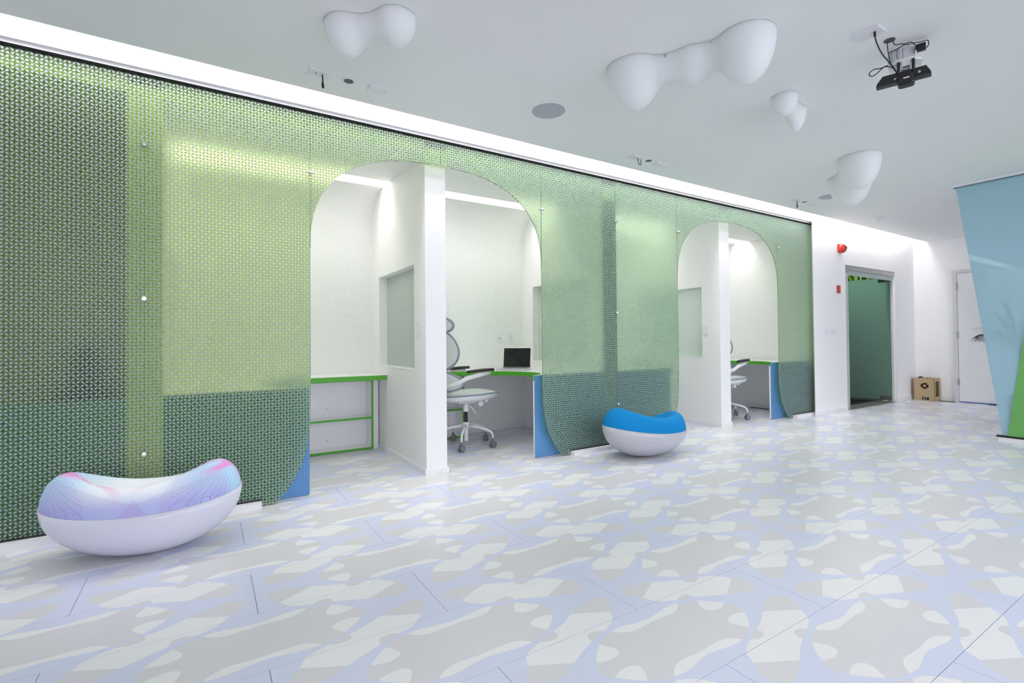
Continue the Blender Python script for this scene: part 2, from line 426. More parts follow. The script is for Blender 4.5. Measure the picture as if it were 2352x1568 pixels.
for xa, xb in ((-1.22, .305), (2.848, 4.05), (6.6, 7.144)):
    struct(box('trim_bottom_channel', (xa, 3.550, .038), (xb, 3.585, .046), BLACK))
# wall beyond the glass, with the doorway
wr = MB().box((7.146, 3.475, 0), (7.90, 3.60, 3.0)).box((9.56, 3.475, 0), (10.4, 3.60, 3.0)).box((7.90, 3.475, 2.115), (9.56, 3.60, 3.0))
struct(wr.build('wall_far_side', WHITE))
struct(MB().prism([(7.0, 3.475), (7.146, 3.559), (7.146, 3.475)], lambda u, v, z: (u, v, z), 0, 3.0).build('trim_splayed_return', WHITE))
sbox('wall_end', (10.3, -4.1, 0), (10.4, 3.475, 3.0), WHITE)
sbox('wall_left', (-3.4, -4.1, 0), (-3.3, 3.7, 3.0), WHITE)
bk = MB()
xs = [-3.3, -2.4, 0, .6, 3.0, 3.6, 6.0, 6.6, 9.0, 10.4]
for i in range(0, len(xs), 2): bk.box((xs[i], -4.2, .3), (xs[i+1], -4.1, 2.6))
bk.box((-3.3, -4.2, 0), (10.4, -4.1, .3)).box((-3.3, -4.2, 2.6), (10.4, -4.1, 3.0)); struct(bk.build('wall_back', WHITE))
sbox('baseboard_far_side', (6.985, 3.463, 0), (7.90, 3.475, .06), TRIMW, .003)
sbox('baseboard_door_side', (9.60, 3.463, 0), (10.3, 3.475, .075), TRIMW, .003)
sbox('baseboard_end', (10.288, 2.99, 0), (10.3, 3.463, .085), TRIMW, .003)
sbox('wall_left_of_booths', (-3.3, 3.56, 0), (-1.22, 3.64, 2.64), WHITE)
# booths: back wall that curves forward under the slot, ceiling, partitions
prof = [(5.07, 0), (5.07, 2.2)]
prof += [(5.07-.36*(1-math.cos(a)), 2.2+.36*math.sin(a)) for a in [PI/2*k/12 for k in range(1, 13)]]
outl = prof+[(4.71, 2.60), (5.15, 2.60), (5.15, 0)]
struct(MB().prism(outl, lambda y, z, t: (t, y, z), -2.2, 7.15).build('wall_booth_back', PAPER, smooth='auto'))
sbox('ceiling_booth', (-2.2, 3.66, 2.555), (7.144, 4.49, 2.60), CEIL)
sbox('ceiling_booth_front', (-2.2, 3.64, 2.600), (7.144, 3.70, 2.66), WHITE)
sbox('trim_slot_cap', (-2.2, 4.40, 2.80), (7.15, 5.15, 2.84), WHITE)
sbox('trim_slot_front', (-2.2, 4.42, 2.60), (7.15, 4.49, 2.80), WHITE)
sbox('trim_slot_back', (-2.2, 4.71, 2.60), (7.15, 4.77, 2.80), WHITE)
sbox('wall_booth_end', (7.15, 3.58, 0), (7.25, 5.15, 2.8), WHITE)
sbox('wall_booth_start', (-2.3, 3.64, 0), (-2.2, 5.15, 2.8), WHITE)
sbox('baseboard_booth_back', (1.70, 5.058, 0), (7.15, 5.07, .075), TRIMW)
sbox('baseboard_booth_end', (7.138, 3.66, 0), (7.15, 5.058, .075), TRIMW)
PART = [(-.39, -.215), (1.474, 1.649), (3.335, 3.516), (5.195, 5.385)]
for i, (xa, xb) in enumerate(PART):
    y0, y1, z1 = 3.64, 5.08, 2.60
    p = MB().box((xa, y0, 0), (xb, y1, .815)).box((xa, y0, 1.695), (xb, y1, z1)).box((xa, y0, .815), (xb, 3.89, 1.695)).box((xa, 4.86, .815), (xb, y1, 1.695))
    p.box((xa, y0, z1), (xb, 4.42, 2.8)).box((xa, 4.48, z1), (xb, 4.72, 2.8))
    wp = struct(p.build('wall_partition', WHITE))
    b = MB().box((xa-.012, y0-.012, 0), (xb+.012, y0, .048), .002).box((xa-.012, y0, 0), (xa, 4.86, .048)).box((xb, y0, 0), (xb+.012, 4.6, .048))
    b.build('baseboard', TRIMW, wp)
    if i == 2: box('end_shade_panel', (xa+.001, y0-.004, .06), (xb-.001, y0, 2.45), ENDSHADE, wp)  # added dark sheet paints the shade on this end behind the glass
    wn = struct(box('window_%d' % (i+1), ((xa+xb)/2-.006, 3.885, .81), ((xa+xb)/2+.006, 4.865, 1.70), FROST))
    MB().box((xa-.004, 3.89, .812), (xb+.004, 4.86, .822), .002).build('window_sill', TRIMW, wn)

# ---------------------------------------------------------------- printed glass screens
def sup(c, a, b, zc, n, k0, k1, steps=26):
    pts = []
    for i in range(steps+1):
        t = k0+(k1-k0)*i/steps
        cx, sz = math.cos(t), math.sin(t)
        pts.append((c+a*math.copysign(abs(cx)**(2/n), cx), zc+b*abs(sz)**(2/n)))
    return pts
FOOT = [(0, .80), (.003, .655), (.008, .504), (.016, .40), (.036, .31), (.064, .224), (.108, .142), (.152, .078), (.20, .024), (.225, .003), (.305, .003), (.305, .047)]
G0, G1, ZT = 3.560, 3.570, 2.624
def pane(x0, x1, poly, label, clampz=()):
    t = thing('glass_screen', label, 'glass screen', (x0, G0, 0), 'printed green glass screens of the booth front')
    g = .0008
    q = [(min(max(u, x0+g), x1-g), v) for u, v in poly]
    d = [q[0]]
    for p in q[1:]:
        if math.hypot(p[0]-d[-1][0], p[1]-d[-1][1]) > 1e-4: d.append(p)
    m = MB().prism(d, lambda u, v, tt: (u, tt, v), G0, G1, mi=2, mi0=0)
    m.bm.faces.ensure_lookup_table(); m.bm.faces[1].material_index = 1
    m.build('pane', [GG, GB, GEDGE], t)
    return t
def clamp(t, x, z, disc):
    if disc:
        MB().lathe([(.0, -.022), (.012, -.021), (.015, -.017), (.015, .0), (.006, .002), (.006, .03)], (x, G0-.002, z), 20, 'Y').build('clamp', CHROME, t, smooth='auto')
    else:
        m = MB().lathe([(.0, -.021), (.0095, -.0205), (.0105, -.018), (.0105, .018), (.0095, .0205), (.0, .021)], (x, G0-.012, z), 18, 'X')
        m.box((x-.004, G0-.006, z-.006), (x+.004, G1+.03, z+.006)); m.build('clamp', CHROME, t, smooth='auto')
cA, aA = 1.5765, .9665; cB, aB = 5.3245, .9705
ZB, HB, NB = 1.70, .736, 2.5
P = pane(-1.22, -.30, [(-1.22, .047), (-.30, .047), (-.30, ZT), (-1.22, ZT)], 'printed green glass screen at the near end, dark chair blurred behind it')
clamp(P, -.3, 2.22, 1); clamp(P, -.3, 1.317, 1); clamp(P, -.3, .416, 1)
P = pane(-.30, .61, [(-.30, .047)]+[(.61-u, z) for u, z in FOOT][::-1]+[(.61, ZT), (-.30, ZT)], 'printed green glass screen with curved foot behind the pink patterned pod seat')
clamp(P, .61, 2.214, 0)
P = pane(.61, cA, [(.61, 1.70)]+sup(cA, aA, HB, ZB, NB, PI, PI/2)+[(cA, ZT), (.61, ZT)], 'green glass piece over the near half of the larger arch')
P = pane(cA, 2.543, sup(cA, aA, HB, ZB, NB, PI/2, 0)+[(2.543, ZT), (cA, ZT)], 'green glass piece over the far half of the larger arch')
P = pane(2.543, 3.442, [(2.543+u, z) for u, z in FOOT]+[(3.442, .047), (3.442, ZT), (2.543, ZT)], 'printed green glass screen between the larger arch and the dark vertical strip')
clamp(P, 2.543, 2.22, 0)
for z in (2.22, 1.317, .42): clamp(P, 3.442, z, 1)
P = pane(3.442, 4.354, [(3.442, .047)]+[(4.354-u, z) for u, z in FOOT][::-1]+[(4.354, ZT), (3.442, ZT)], 'printed green glass screen behind the blue pod seat, ending at the smaller arch')
clamp(P, 4.354, 2.218, 0)
P = pane(4.354, cB, sup(cB, aB, HB, ZB, NB, PI, PI/2)+[(cB, ZT), (4.354, ZT)], 'green glass piece over the near half of the smaller far arch')
P = pane(cB, 6.295, sup(cB, aB, HB, ZB, NB, PI/2, 0)+[(6.295, ZT), (cB, ZT)], 'green glass piece over the far half of the smaller far arch')
P = pane(6.295, 7.144, [(6.295+u, z) for u, z in FOOT]+[(7.144, .047), (7.144, ZT), (6.295, ZT)], 'narrow-looking printed green glass screen beside the white wall with the red bell')
clamp(P, 6.295, 2.226, 0)
# blue panels under the desks
for xa, xb, lb in ((-1.3, -.392, 'dark blue lower panel seen through the glass at the near end'), (-.213, .612, 'blue printed lower panel at the near foot of the larger arch'),
                   (2.507, 3.333, 'blue printed lower panel right of the desk chair with the headrest'), (3.518, 4.30, 'blue lower panel behind the glass at the blue pod seat'), (6.235, 7.142, 'blue printed lower panel at the far side of the smaller arch')):
    t = thing('modesty_screen', lb, 'panel', (xa, 3.64, 0), 'blue printed panels under the desks')
    box('printed_face', (xa, 3.636, .004), (xb, 3.642, .738), BLUEP, t)
    box('backing_board', (xa+.0, 3.642, .004), (xb, 3.662, .690), TRIMW, t)

# ---------------------------------------------------------------- desks
def smooth_curve(p, n=4):
    q = []
    for i in range(len(p)-1):
        a, b, c, d = (Vector(p[max(0, min(len(p)-1, i+k))]) for k in (-1, 0, 1, 2))
        for k in range(n):
            t = k/n; q.append(tuple(.5*((2*b)+(c-a)*t+(2*a-5*b+4*c-d)*t*t+(3*b-a-3*c+d)*t**3)))
    return q+[tuple(p[-1])]
DC = smooth_curve([(0, 4.62), (.62, 4.655), (.85, 4.56), (1.0, 4.39), (1.09, 4.22), (1.13, 4.05), (1.10, 3.88), (1.0, 3.75), (.86, 3.665)])
def desk(x0, wid, flip, label):
    X = (lambda u: x0+wid-u) if flip else (lambda u: x0+u)
    t = thing('desk', label, 'desk', (X(.9), 4.4, 0), 'built-in booth desks')
    edge = [(X(u*wid/1.686), y) for u, y in DC]
    poly = edge+[(X(wid-.002), 3.665), (X(wid-.002), 5.068), (X(.002), 5.068)]
    MB().prism(poly, lambda u, v, z: (u, v, z), .694, .738).build('worktop', SHELFW, t)
    m = MB(); n = len(edge)
    nr = []
    for i in range(n):
        a, b = edge[max(0, i-1)], edge[min(n-1, i+1)]; d = Vector((b[0]-a[0], b[1]-a[1])).normalized(); nv = Vector((d.y, -d.x))
        if flip: nv = -nv
        nr.append(nv)
    rows = []
    for i in range(n):
        e = Vector(edge[i]); q = e+nr[i]*.003
        rows.append([(e.x, e.y, .693), (q.x, q.y, .693), (q.x, q.y, .7365), (e.x, e.y, .7365)])
    m.grid(rows, closed=True); m.build('green_edge_band', GREENE, t)
    e = X(.86*wid/1.686)
    box('green_end_block', (e, 3.640, .690), (e+(.02 if not flip else -.02), 3.662, .737), GREENE, t)
    return t
desk(1.651, 1.682, False, 'white curved desk with green edge holding the open laptop')
desk(-.213, 1.685, True, 'white desk top with green edge above the low open shelves')
desk(5.387, 1.750, False, 'white curved desk with green edge in the far booth behind the smaller arch')
desk(3.518, 1.675, True, 'white desk hidden mostly behind the green glass at the blue pod')
def shelf(xa, xb, label, pil):
    t = thing('open_shelf', label, 'shelf', (xa, 4.86, 0), 'low open shelves under the booth desks')
    f = 4.862
    box('back_board', (xa, 5.05, .0), (xb, 5.066, .69), SHELFW, t)
    box('side_board', (xa, f, 0), (xa+.02, 5.05, .69), SHELFW, t); box('side_board', (xb-.02, f, 0), (xb, 5.05, .69), SHELFW, t)
    box('shelf_board', (xa+.02, f, .003), (xb-.02, 5.05, .022), SHELFW, t); box('shelf_board', (xa+.02, f, .30), (xb-.02, 5.05, .32), SHELFW, t)
    box('shelf_board', (xa+.02, f, .672), (xb-.02, 5.05, .692), SHELFW, t)
    for z0, z1 in ((.003, .022), (.30, .32), (.672, .692)): box('green_edge_strip', (xa+.02, f-.003, z0), (xb-.02, f, z1), GREENE, t)
    box('green_edge_strip', (xa, f-.003, 0), (xa+.02, f, .692), GREENE, t); box('green_edge_strip', (xb-.02, f-.003, 0), (xb, f, .692), GREENE, t)
    box('filler_board', pil, (pil[0]+.05, 5.0, .69), SHELFW, t)
    for z in (.40, .09): MB().lathe([(.004, 0), (.004, .004)], ((xa+xb)/2-.05, 5.046, z), 10, 'Y').build('cable_hole', SLOTD, t)
shelf(.712, 1.411, 'white open shelves with green edges near the empty desk', (1.412, 4.866, 0))
shelf(1.711, 2.41, 'white open shelves with green edges behind the desk chair with the headrest', (1.661, 4.866, 0))

# ---------------------------------------------------------------- office chairs
def arc(c, r, a0, a1, n, z): return [(c[0]+r*math.cos(a0+(a1-a0)*i/n), c[1]+r*math.sin(a0+(a1-a0)*i/n), z) for i in range(n+1)]
def shell_surf(m, f, nu, nv, th):
    """double-skinned curved sheet f(u,v) with thickness vector f2"""
    A_ = [[Vector(f(i/nu, j/nv)) for j in range(nv+1)] for i in range(nu+1)]
    B_ = [[p+Vector(th) for p in r] for r in A_]
    va = m.grid(A_); vb = m.grid(B_)
    for i in range(nu):
        m.bm.faces.new((va[i][0], va[i+1][0], vb[i+1][0], vb[i][0])); m.bm.faces.new((va[i][-1], vb[i][-1], vb[i+1][-1], va[i+1][-1]))
    for j in range(nv):
        m.bm.faces.new((va[0][j], vb[0][j], vb[0][j+1], va[0][j+1])); m.bm.faces.new((va[-1][j], va[-1][j+1], vb[-1][j+1], vb[-1][j]))
def oval_pad(cx, cz, hw, hz, x0, curve, lean=0):
    """an oval back pad: returns point function of (s in 0..1 outward, angle)"""
    def f(s, a):
        y = hw*s*math.cos(a)*(1-.12*math.sin(a)); z = cz+hz*s*math.sin(a)
        return Vector((x0+curve*(y/hw)**2+lean*(z-cz), y, z))
    return f
def build_pad(name, rimname, f, t, mats, rim_r, th):
    m = MB(); n = 32
    fr = [[f(s, 2*PI*k/n) for k in range(n)] for s in (.02, .35, .7, .9, 1)]
    bk_ = [[f(s, 2*PI*k/n)-Vector((th*(1-.55*s*s), 0, 0)) for k in range(n)] for s in (1, .9, .7, .35, .02)]
    v = m.grid(fr+bk_, closed=True); m.bm.faces.new(v[0]); m.bm.faces.new(v[-1][::-1])
    m.build(name, mats[0], t, smooth=True, local=True)
    pts = [f(1, 2*PI*k/n)-Vector((.006, 0, 0)) for k in range(n+1)]
    MB().tube(pts, rim_r, 8, caps=False).build(rimname, mats[1], t, smooth=True, local=True)
def office_chair(label, loc, rz, headrest=True, dark=False, brot=.33, tall=1.0):
    W_, Sx, G_ = (DARKFAB, DARKFAB, BLACK) if dark else (CHAIRW, CHAIRMESH, CHAIRGREY)
    t = thing('office_chair', label, 'chair', loc, 'swivel chairs in the booths', rz)
    # base
    MB().lathe([(.0, .175), (.036, .175), (.040, .20), (.036, .235), (.028, .24), (.0, .24)], n=20).build('hub', W_, t, smooth='auto', local=True)
    MB().lathe([(.0, .05), (.022, .05), (.022, .19), (0, .19)], n=16).build('hub_sleeve', W_, t, smooth='auto', local=True)
    MB().lathe([(.0, .235), (.018, .235), (.018, .36), (.0, .36)], n=16).build('gas_lift', BLACK, t, smooth='auto', local=True)
    MB().lathe([(.0, .345), (.029, .345), (.029, .42), (.024, .43), (.0, .43)], n=16).build('lift_column', W_, t, smooth='auto', local=True)
    for k in range(5):
        a = brot+2*PI*k/5; d = Vector((math.cos(a), math.sin(a), 0)); s = Vector((-d.y, d.x, 0))
        arm = MB().tube([d*.02+Vector((0, 0, .20)), d*.12+Vector((0, 0, .195)), d*.22+Vector((0, 0, .175)), d*.275+Vector((0, 0, .155)), d*.293+Vector((0, 0, .13)), d*.295+Vector((0, 0, .085))], [.019, .016, .0135, .012, .011, .010], 10)
        ao = arm.build('base_arm', W_, t, smooth=True, local=True)
        w = MB()
        tw = d*math.cos(a*2)+s*math.sin(a*2+1); tw.normalize()      # each caster swivelled its own way
        c = d*.295+Vector((0, 0, .032))
        ax = Vector((-tw.y, tw.x, 0))
        for sg in (-1, 1):
            prof_ = [(.004, -.011), (.028, -.011), (.032, -.006), (.032, .006), (.028, .011), (.004, .011)]
            R_ = Matrix((ax, tw, Vector((0, 0, 1)))).transposed().to_4x4()
            mm = MB().lathe(prof_, n=18, ax='X'); mm.xf(Matrix.Translation(c+ax*.017*sg) @ R_)
            me_ = bpy.data.meshes.new('tmp'); mm.bm.to_mesh(me_); w.bm.from_mesh(me_); mm.bm.free(); bpy.data.meshes.remove(me_)
        w.tube([c+ax*-.01, c+ax*.01], .014, 10); w.tube([c+Vector((0, 0, .0)), c+Vector((0, 0, .06))], .012, 10)
        w.build('caster', CASTER, t, smooth='auto', local=True)
    # seat: fabric top, shell underneath, grey rim
    n = 40
    def so(a, k=1): 
        c, s = math.cos(a), math.sin(a)
        x = .03+.29*k*math.copysign(abs(c)**.8, c); y = .255*k*math.copysign(abs(s)**.75, s)*(1-.10*(c < 0)*abs(c))
        return x, y
    def sz(x, y): return .515+.035*max(0, (x-.03)/.29)**1.0*.6-.05*max(0, (x-.22)/.1)**2*.35+.02*(y/.25)**2
    top = [[Vector((*so(2*PI*j/n, k), sz(*so(2*PI*j/n, k))+.036*(1-k**3))) for j in range(n)] for k in (1, .9, .7, .4, .05)]
    m = MB(); v = m.grid(top, closed=True); m.bm.faces.new(v[-1]); m.build('seat', Sx, t, smooth=True, local=True)
    MB().tube([Vector((*so(2*PI*j/n), sz(*so(2*PI*j/n))-.004)) for j in range(n+1)], .010, 8, caps=False).build('seat_rim', G_, t, smooth=True, local=True)
    bot = [[Vector((*so(2*PI*j/n, k), sz(*so(2*PI*j/n, k))-.008-dz)) for j in range(n)] for k, dz in ((1, 0), (.985, .02), (.93, .045), (.75, .058), (.3, .06))]
    m = MB(); v = m.grid(bot, closed=True); m.bm.faces.new(v[-1][::-1]); m.build('seat_shell', W_, t, smooth=True, local=True)
    # mechanism and J-shaped back bar
    m = MB().box((-.10, -.05, .428), (.17, .05, .455), .008)
    m.tube([(-.02, 0, .43), (.0, 0, .415), (.0, 0, .40)], [.035, .03, .028], 12)
    m.build('tilt_mechanism', W_, t, smooth='auto', local=True)
    MB().tube([(.10, 0, .44), (-.03, 0, .440), (-.09, 0, .455), (-.135, 0, .50), (-.16, 0, .57), (-.22, 0, .66), (-.28, 0, .78), (-.31, 0, .95)]+([(-.30, 0, 1.10), (-.27, 0, 1.2)] if headrest else []), .017, 10).build('back_bar', W_, t, smooth=True, local=True)
    MB().lathe([(0, -.02), (.026, -.02), (.03, -.012), (.03, .012), (.026, .02), (0, .02)], (.12, -.085, .425), 18, 'Y').build('tension_knob', W_, t, smooth='auto', local=True)
    MB().lathe([(0, -.03), (.018, -.03), (.02, .02), (0, .02)], (.17, -.10, .452), 16, 'Y').build('side_knob', W_, t, smooth='auto', local=True)
    MB().tube([(.16, -.095, .452), (.16, .0, .445)], .012, 10).build('knob_axle', W_, t, smooth=True, local=True)
    MB().tube([(.02, -.03, .415), (.06, -.05, .36), (.075, -.055, .33)], [.006, .006, .010], 8).build('height_lever', W_, t, smooth=True, local=True)
    # back pads
    build_pad('backrest', 'backrest_rim', oval_pad(0, .93, .075, .12, -.235, .03, .02) if dark else oval_pad(0, .96, .235, .185, -.235, .055, .02), t, (W_, G_), .011, .03)
    build_pad('lumbar_pad', 'lumbar_rim', oval_pad(0, .67, .15, .13, -.215, .06) if dark else oval_pad(0, .655, .225, .095, -.22, .085), t, (W_, G_), .011, .028)
    if headrest:
        build_pad('headrest', 'headrest_rim', oval_pad(0, 1.212, .15, .074, -.235, .04), t, (W_, G_), .013, .025)
    # arms
    for sg in (() if dark else (-1, 1)):
        y = sg*.265
        ab = MB().tube([(-.285, sg*.06, .60), (-.27, sg*.17, .625), (-.20, y, .66), (-.12, y+sg*.01, .70), (.0, y+sg*.01, .728), (.13, y, .745)], [.02, .02, .02, .022, .026, .02], 12).build('armrest', W_, t, smooth=True, local=True)
        m = MB(); rows = []
        for i in range(11):
            u = i/10; x = -.11+.285*u; hw = .045*min(1, (math.sin(PI*min(max(u, .02), .98)))**.35); zc = .758+.014*u+.006*math.sin(PI*u)
            rows.append([(x, y+hw*math.cos(b), zc+.015*math.sin(b)*(1 if math.sin(b) > 0 else .9)) for b in [2*PI*k/14 for k in range(14)]])
        v = m.grid(rows, closed=True); m.bm.faces.new(v[0][::-1]); m.bm.faces.new(v[-1])
        m.build('arm_pad', RUBBER, ab, smooth=True, local=True)
    return t
office_chair('white swivel chair with headrest at the desk with the laptop', (2.235, 4.47, 0), 0.0, True)
office_chair('white swivel chair half hidden by the partition in the far booth', (5.865, 4.08, 0), .10, False, brot=-.05)
office_chair('dark chair seen only as a blur behind the near green glass', (-.77, 4.72, 0), PI/2+.3, False, dark=True)

# ---------------------------------------------------------------- laptop
def laptop():
    hc, wd, dd = Vector((2.945, 4.62, .738)), Vector((.62, -.785, 0)), Vector((-.785, -.62, 0))
    t = thing('laptop', 'open silver laptop with dark screen on the curved desk', 'laptop', hc)
    R_ = Matrix((wd, dd, Vector((0, 0, 1)))).transposed().to_4x4()      # local x along the hinge, y towards the user
    m = MB().box((-.1625, 0, 0.002), (.1625, .227, .018), .004).xf(R_); bs = m.build('base', ALU, t, local=True)
    MB().box((-.14, .025, .0175), (.14, .125, .0185)).xf(R_).build('keyboard', BLACK, bs, local=True)
    T_ = R_ @ Matrix.Translation((0, 0, .016)) @ Matrix.Rotation(math.radians(8), 4, 'X')
    m = MB().box((-.1625, -.004, 0), (.1625, .004, .225), .003).xf(T_); ld = m.build('lid', ALU, t, local=True)
    MB().box((-.155, .0042, .006), (.155, .0052, .218)).xf(T_).build('screen', SCREEN, ld, local=True)
laptop()

# ---------------------------------------------------------------- switches, sockets
def plate(name, label, cat, c, n, w_, h_, kind, cnt=1):
    """wall plate: c centre on the wall, n outward normal (axis aligned)"""
    c, n = Vector(c), Vector(n); s = Vector((0, 0, 1)).cross(n)
    t = thing(name, label, cat, c)
    def B(nm, u0, u1, v0, v1, d0, d1, m, par):
        a = c+s*u0+Vector((0, 0, v0))+n*d0; b = c+s*u1+Vector((0, 0, v1))+n*d1
        return MB().box(a, b, .0012 if abs(d1-d0) > .004 else 0).build(nm, m, par)
    fp = B('face_plate', -w_/2, w_/2, -h_/2, h_/2, 0, .007, PLATE, t)
    if kind == 'rocker':
        B('rocker', -.017, .017, -.033, .033, .007, .011, TRIMW, t); B('indicator', -.006, .006, -.045, -.041, .007, .008, SLOTD, t)
    if kind == 'socket':
        for q in (-.02, .02):
            sc = B('socket', -.016, .016, q-.014, q+.014, .007, .010, TRIMW, t)
            for e in (-.006, .006): B('socket_slot', e-.0012, e+.0012, q-.005, q+.005, .0098, .0105, SLOTD, sc)
    if kind == 'combo':
        B('rocker', .005, .035, -.03, .03, .007, .011, TRIMW, t); B('sensor_eye', -.03, -.018, -.012, .0, .007, .009, SLOTD, t)
    if kind == 'dials':
        B('display', -.07, .07, .0, .035, .007, .010, TRIMW, t)
        for k in range(4): B('button', -.06+.033*k, -.04+.033*k, -.035, -.02, .007, .009, TRIMW, t)
    return t
plate('light_switch', 'white switch on the partition beside the frosted window in the larger arch', 'switch', (1.474, 3.80, 1.155), (-1, 0, 0), .075, .12, 'rocker')
plate('light_switch', 'white switch on the partition inside the smaller far arch', 'switch', (5.195, 3.845, 1.15), (-1, 0, 0), .075, .12, 'rocker')
plate('wall_switch', 'white square plate with dark dot on the wall behind the laptop', 'switch', (3.015, 5.07, 1.09), (0, -1, 0), .11, .115, 'combo')
plate('power_socket', 'white double socket nearest the frosted window behind the laptop', 'socket', (3.152, 5.07, 1.09), (0, -1, 0), .075, .115, 'socket')
plate('power_socket', 'white socket plate on the wall between the glass and the green door', 'socket', (7.315, 3.475, 1.155), (0, -1, 0), .09, .10, 'socket')
plate('control_panel', 'wide white control plate next to the socket near the green door', 'panel', (7.50, 3.475, 1.165), (0, -1, 0), .20, .105, 'dials')

# fire bell and call point
t = thing('fire_bell', 'round red fire bell high on the white wall', 'alarm', (7.73, 3.475, 2.335))
MB().box((7.68, 3.455, 2.275), (7.79, 3.475, 2.395), .006).build('back_box', RED, t)
MB().lathe([(.0, -.075), (.02, -.074), (.045, -.066), (.065, -.045), (.072, -.02), (.072, -.012), (.03, -.01), (.03, .0)], (7.735, 3.46, 2.335), 32, 'Y').build('gong', RED, t, smooth='auto')
MB().box((7.717, 3.383, 2.342), (7.753, 3.40, 2.352)).box((7.717, 3.383, 2.320), (7.753, 3.40, 2.330)).box((7.745, 3.3825, 2.325), (7.755, 3.40, 2.348)).build('stencil_mark', BLACK, t)['kind'] = 'stuff'
t = thing('fire_call_point', 'small dark red box on the wall under the bell', 'alarm', (7.67, 3.475, 1.745))
MB().box((7.635, 3.45, 1.69), (7.705, 3.475, 1.80), .006).build('housing', REDD, t)
MB().box((7.65, 3.446, 1.72), (7.69, 3.4505, 1.76), .001).build('push_plate', RED, t)

# ---------------------------------------------------------------- green frosted door and the passage behind it
d = struct(MB().box((7.90, 3.48, 2.045), (9.56, 3.56, 2.113), .003).build('door_1', STEEL))
MB().box((7.90, 3.478, .05), (7.985, 3.49, 2.045)).build('side_glass', FROST, d)
MB().box((7.90, 3.477, 2.0), (7.985, 3.4775, 2.045)).box((7.93, 3.474, .0), (7.985, 3.495, .05)).build('side_clamp', STEEL, d)
MB().box((9.535, 3.50, 0), (9.56, 3.56, 2.045), .002).build('side_jamb', TRIMW, d)
MB().box((7.93, 3.505, 1.975), (9.535, 3.517, 2.045)).build('transom_glass', FROST, d)
hx = 9.53
lm = Matrix.Translation((hx, 3.53, 0)) @ Matrix.Rotation(math.radians(6), 4, 'Z')
lf = MB().box((-.006, 0, .03), (.006, .98, 2.035)).xf(lm).build('door_leaf', FROSTD, d)
MB().box((-.014, 0, 1.965), (.014, .16, 2.037), .002).xf(lm).build('patch_hinge', STEEL, lf)
MB().box((-.014, 0, .02), (.014, .16, .09), .002).xf(lm).build('patch_hinge', STEEL, lf)
sbox('floor_threshold', (7.93, 3.47, -.002), (9.535, 3.72, .004), THRES)
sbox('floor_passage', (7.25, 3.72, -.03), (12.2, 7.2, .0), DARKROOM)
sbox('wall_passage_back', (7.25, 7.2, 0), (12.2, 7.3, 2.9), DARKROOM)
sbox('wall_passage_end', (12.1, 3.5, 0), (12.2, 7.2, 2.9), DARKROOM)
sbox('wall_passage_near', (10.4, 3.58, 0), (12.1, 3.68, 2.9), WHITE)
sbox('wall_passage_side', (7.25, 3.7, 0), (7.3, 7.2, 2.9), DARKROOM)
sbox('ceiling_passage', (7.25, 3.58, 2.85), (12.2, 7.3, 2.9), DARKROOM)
def leaf_mesh(m, base, dirv, L, wd, droop):
    dirv = Vector(dirv).normalized(); side = dirv.cross(Vector((0, 0, 1))); side = side.normalized() if side.length > .1 else Vector((1, 0, 0))
    rows = []
    for i in range(6):
        u = i/5; c = Vector(base)+dirv*L*u+Vector((0, 0, -droop*L*u*u)); h = wd*math.sin(PI*min(.97, .06+u*.93))**.8
        rows.append([c-side*h+Vector((0, 0, .15*h)), c, c+side*h+Vector((0, 0, .15*h))])
    m.grid(rows)
k = 0
t = thing('climbing_plant', 'green leafy plant at the top of the dark passage behind the green door', 'plant', (11.6, 5.0, 2.0))
for i in range(26):
    m = MB(); y = 4.15+.05*i+random.uniform(-.02, .02); z = 2.60+random.uniform(-.08, .1)
    leaf_mesh(m, (11.55+random.uniform(-.15, .1), y, z), (random.uniform(-.3, .1), random.uniform(-.4, .4), -1), random.uniform(.40, .6), random.uniform(.022, .042), 0)
    m.build('leaf', LEAF, t, smooth=True)
MB().box((11.75, 4.1, 2.6), (12.08, 6.0, 2.75), .01).build('trough', BLACK, t)
area('plant_fill', (11.2, 5.0, 2.83), .9, .3, 2.2, (1, 1, .8))  # added fill to brighten the leaves, no lamp of the passage

# ---------------------------------------------------------------- white door on the end wall
d = struct(MB().box((10.262, 2.90, 0), (10.3, 2.955, 2.075)).box((10.262, 1.86, 0), (10.3, 1.915, 2.075)).box((10.262, 1.86, 2.075), (10.3, 2.955, 2.13)).build('door_2', FRAMEG))
dl = MB().box((10.274, 1.918, .016), (10.299, 2.897, 2.072), .002).build('door_leaf', DOORW, d)
for z in (1.868, 1.087, .33): MB().tube([(10.262, 2.902, z-.055), (10.262, 2.902, z+.055)], .009, 10).box((10.268, 2.885, z-.05), (10.275, 2.90, z+.05)).build('hinge', STEEL, d)
MB().lathe([(0, -.05), (.024, -.05), (.027, -.035), (.012, -.02), (.012, 0), (0, 0)], (10.274, 1.99, 1.0), 16, 'X').build('door_knob', STEEL, dl, smooth='auto')
MB().box((10.27, 1.92, .002), (10.3, 2.90, .012)).build('door_sill', mat('blue_sill', (.08, .14, .5), .5, noise=.05), d)

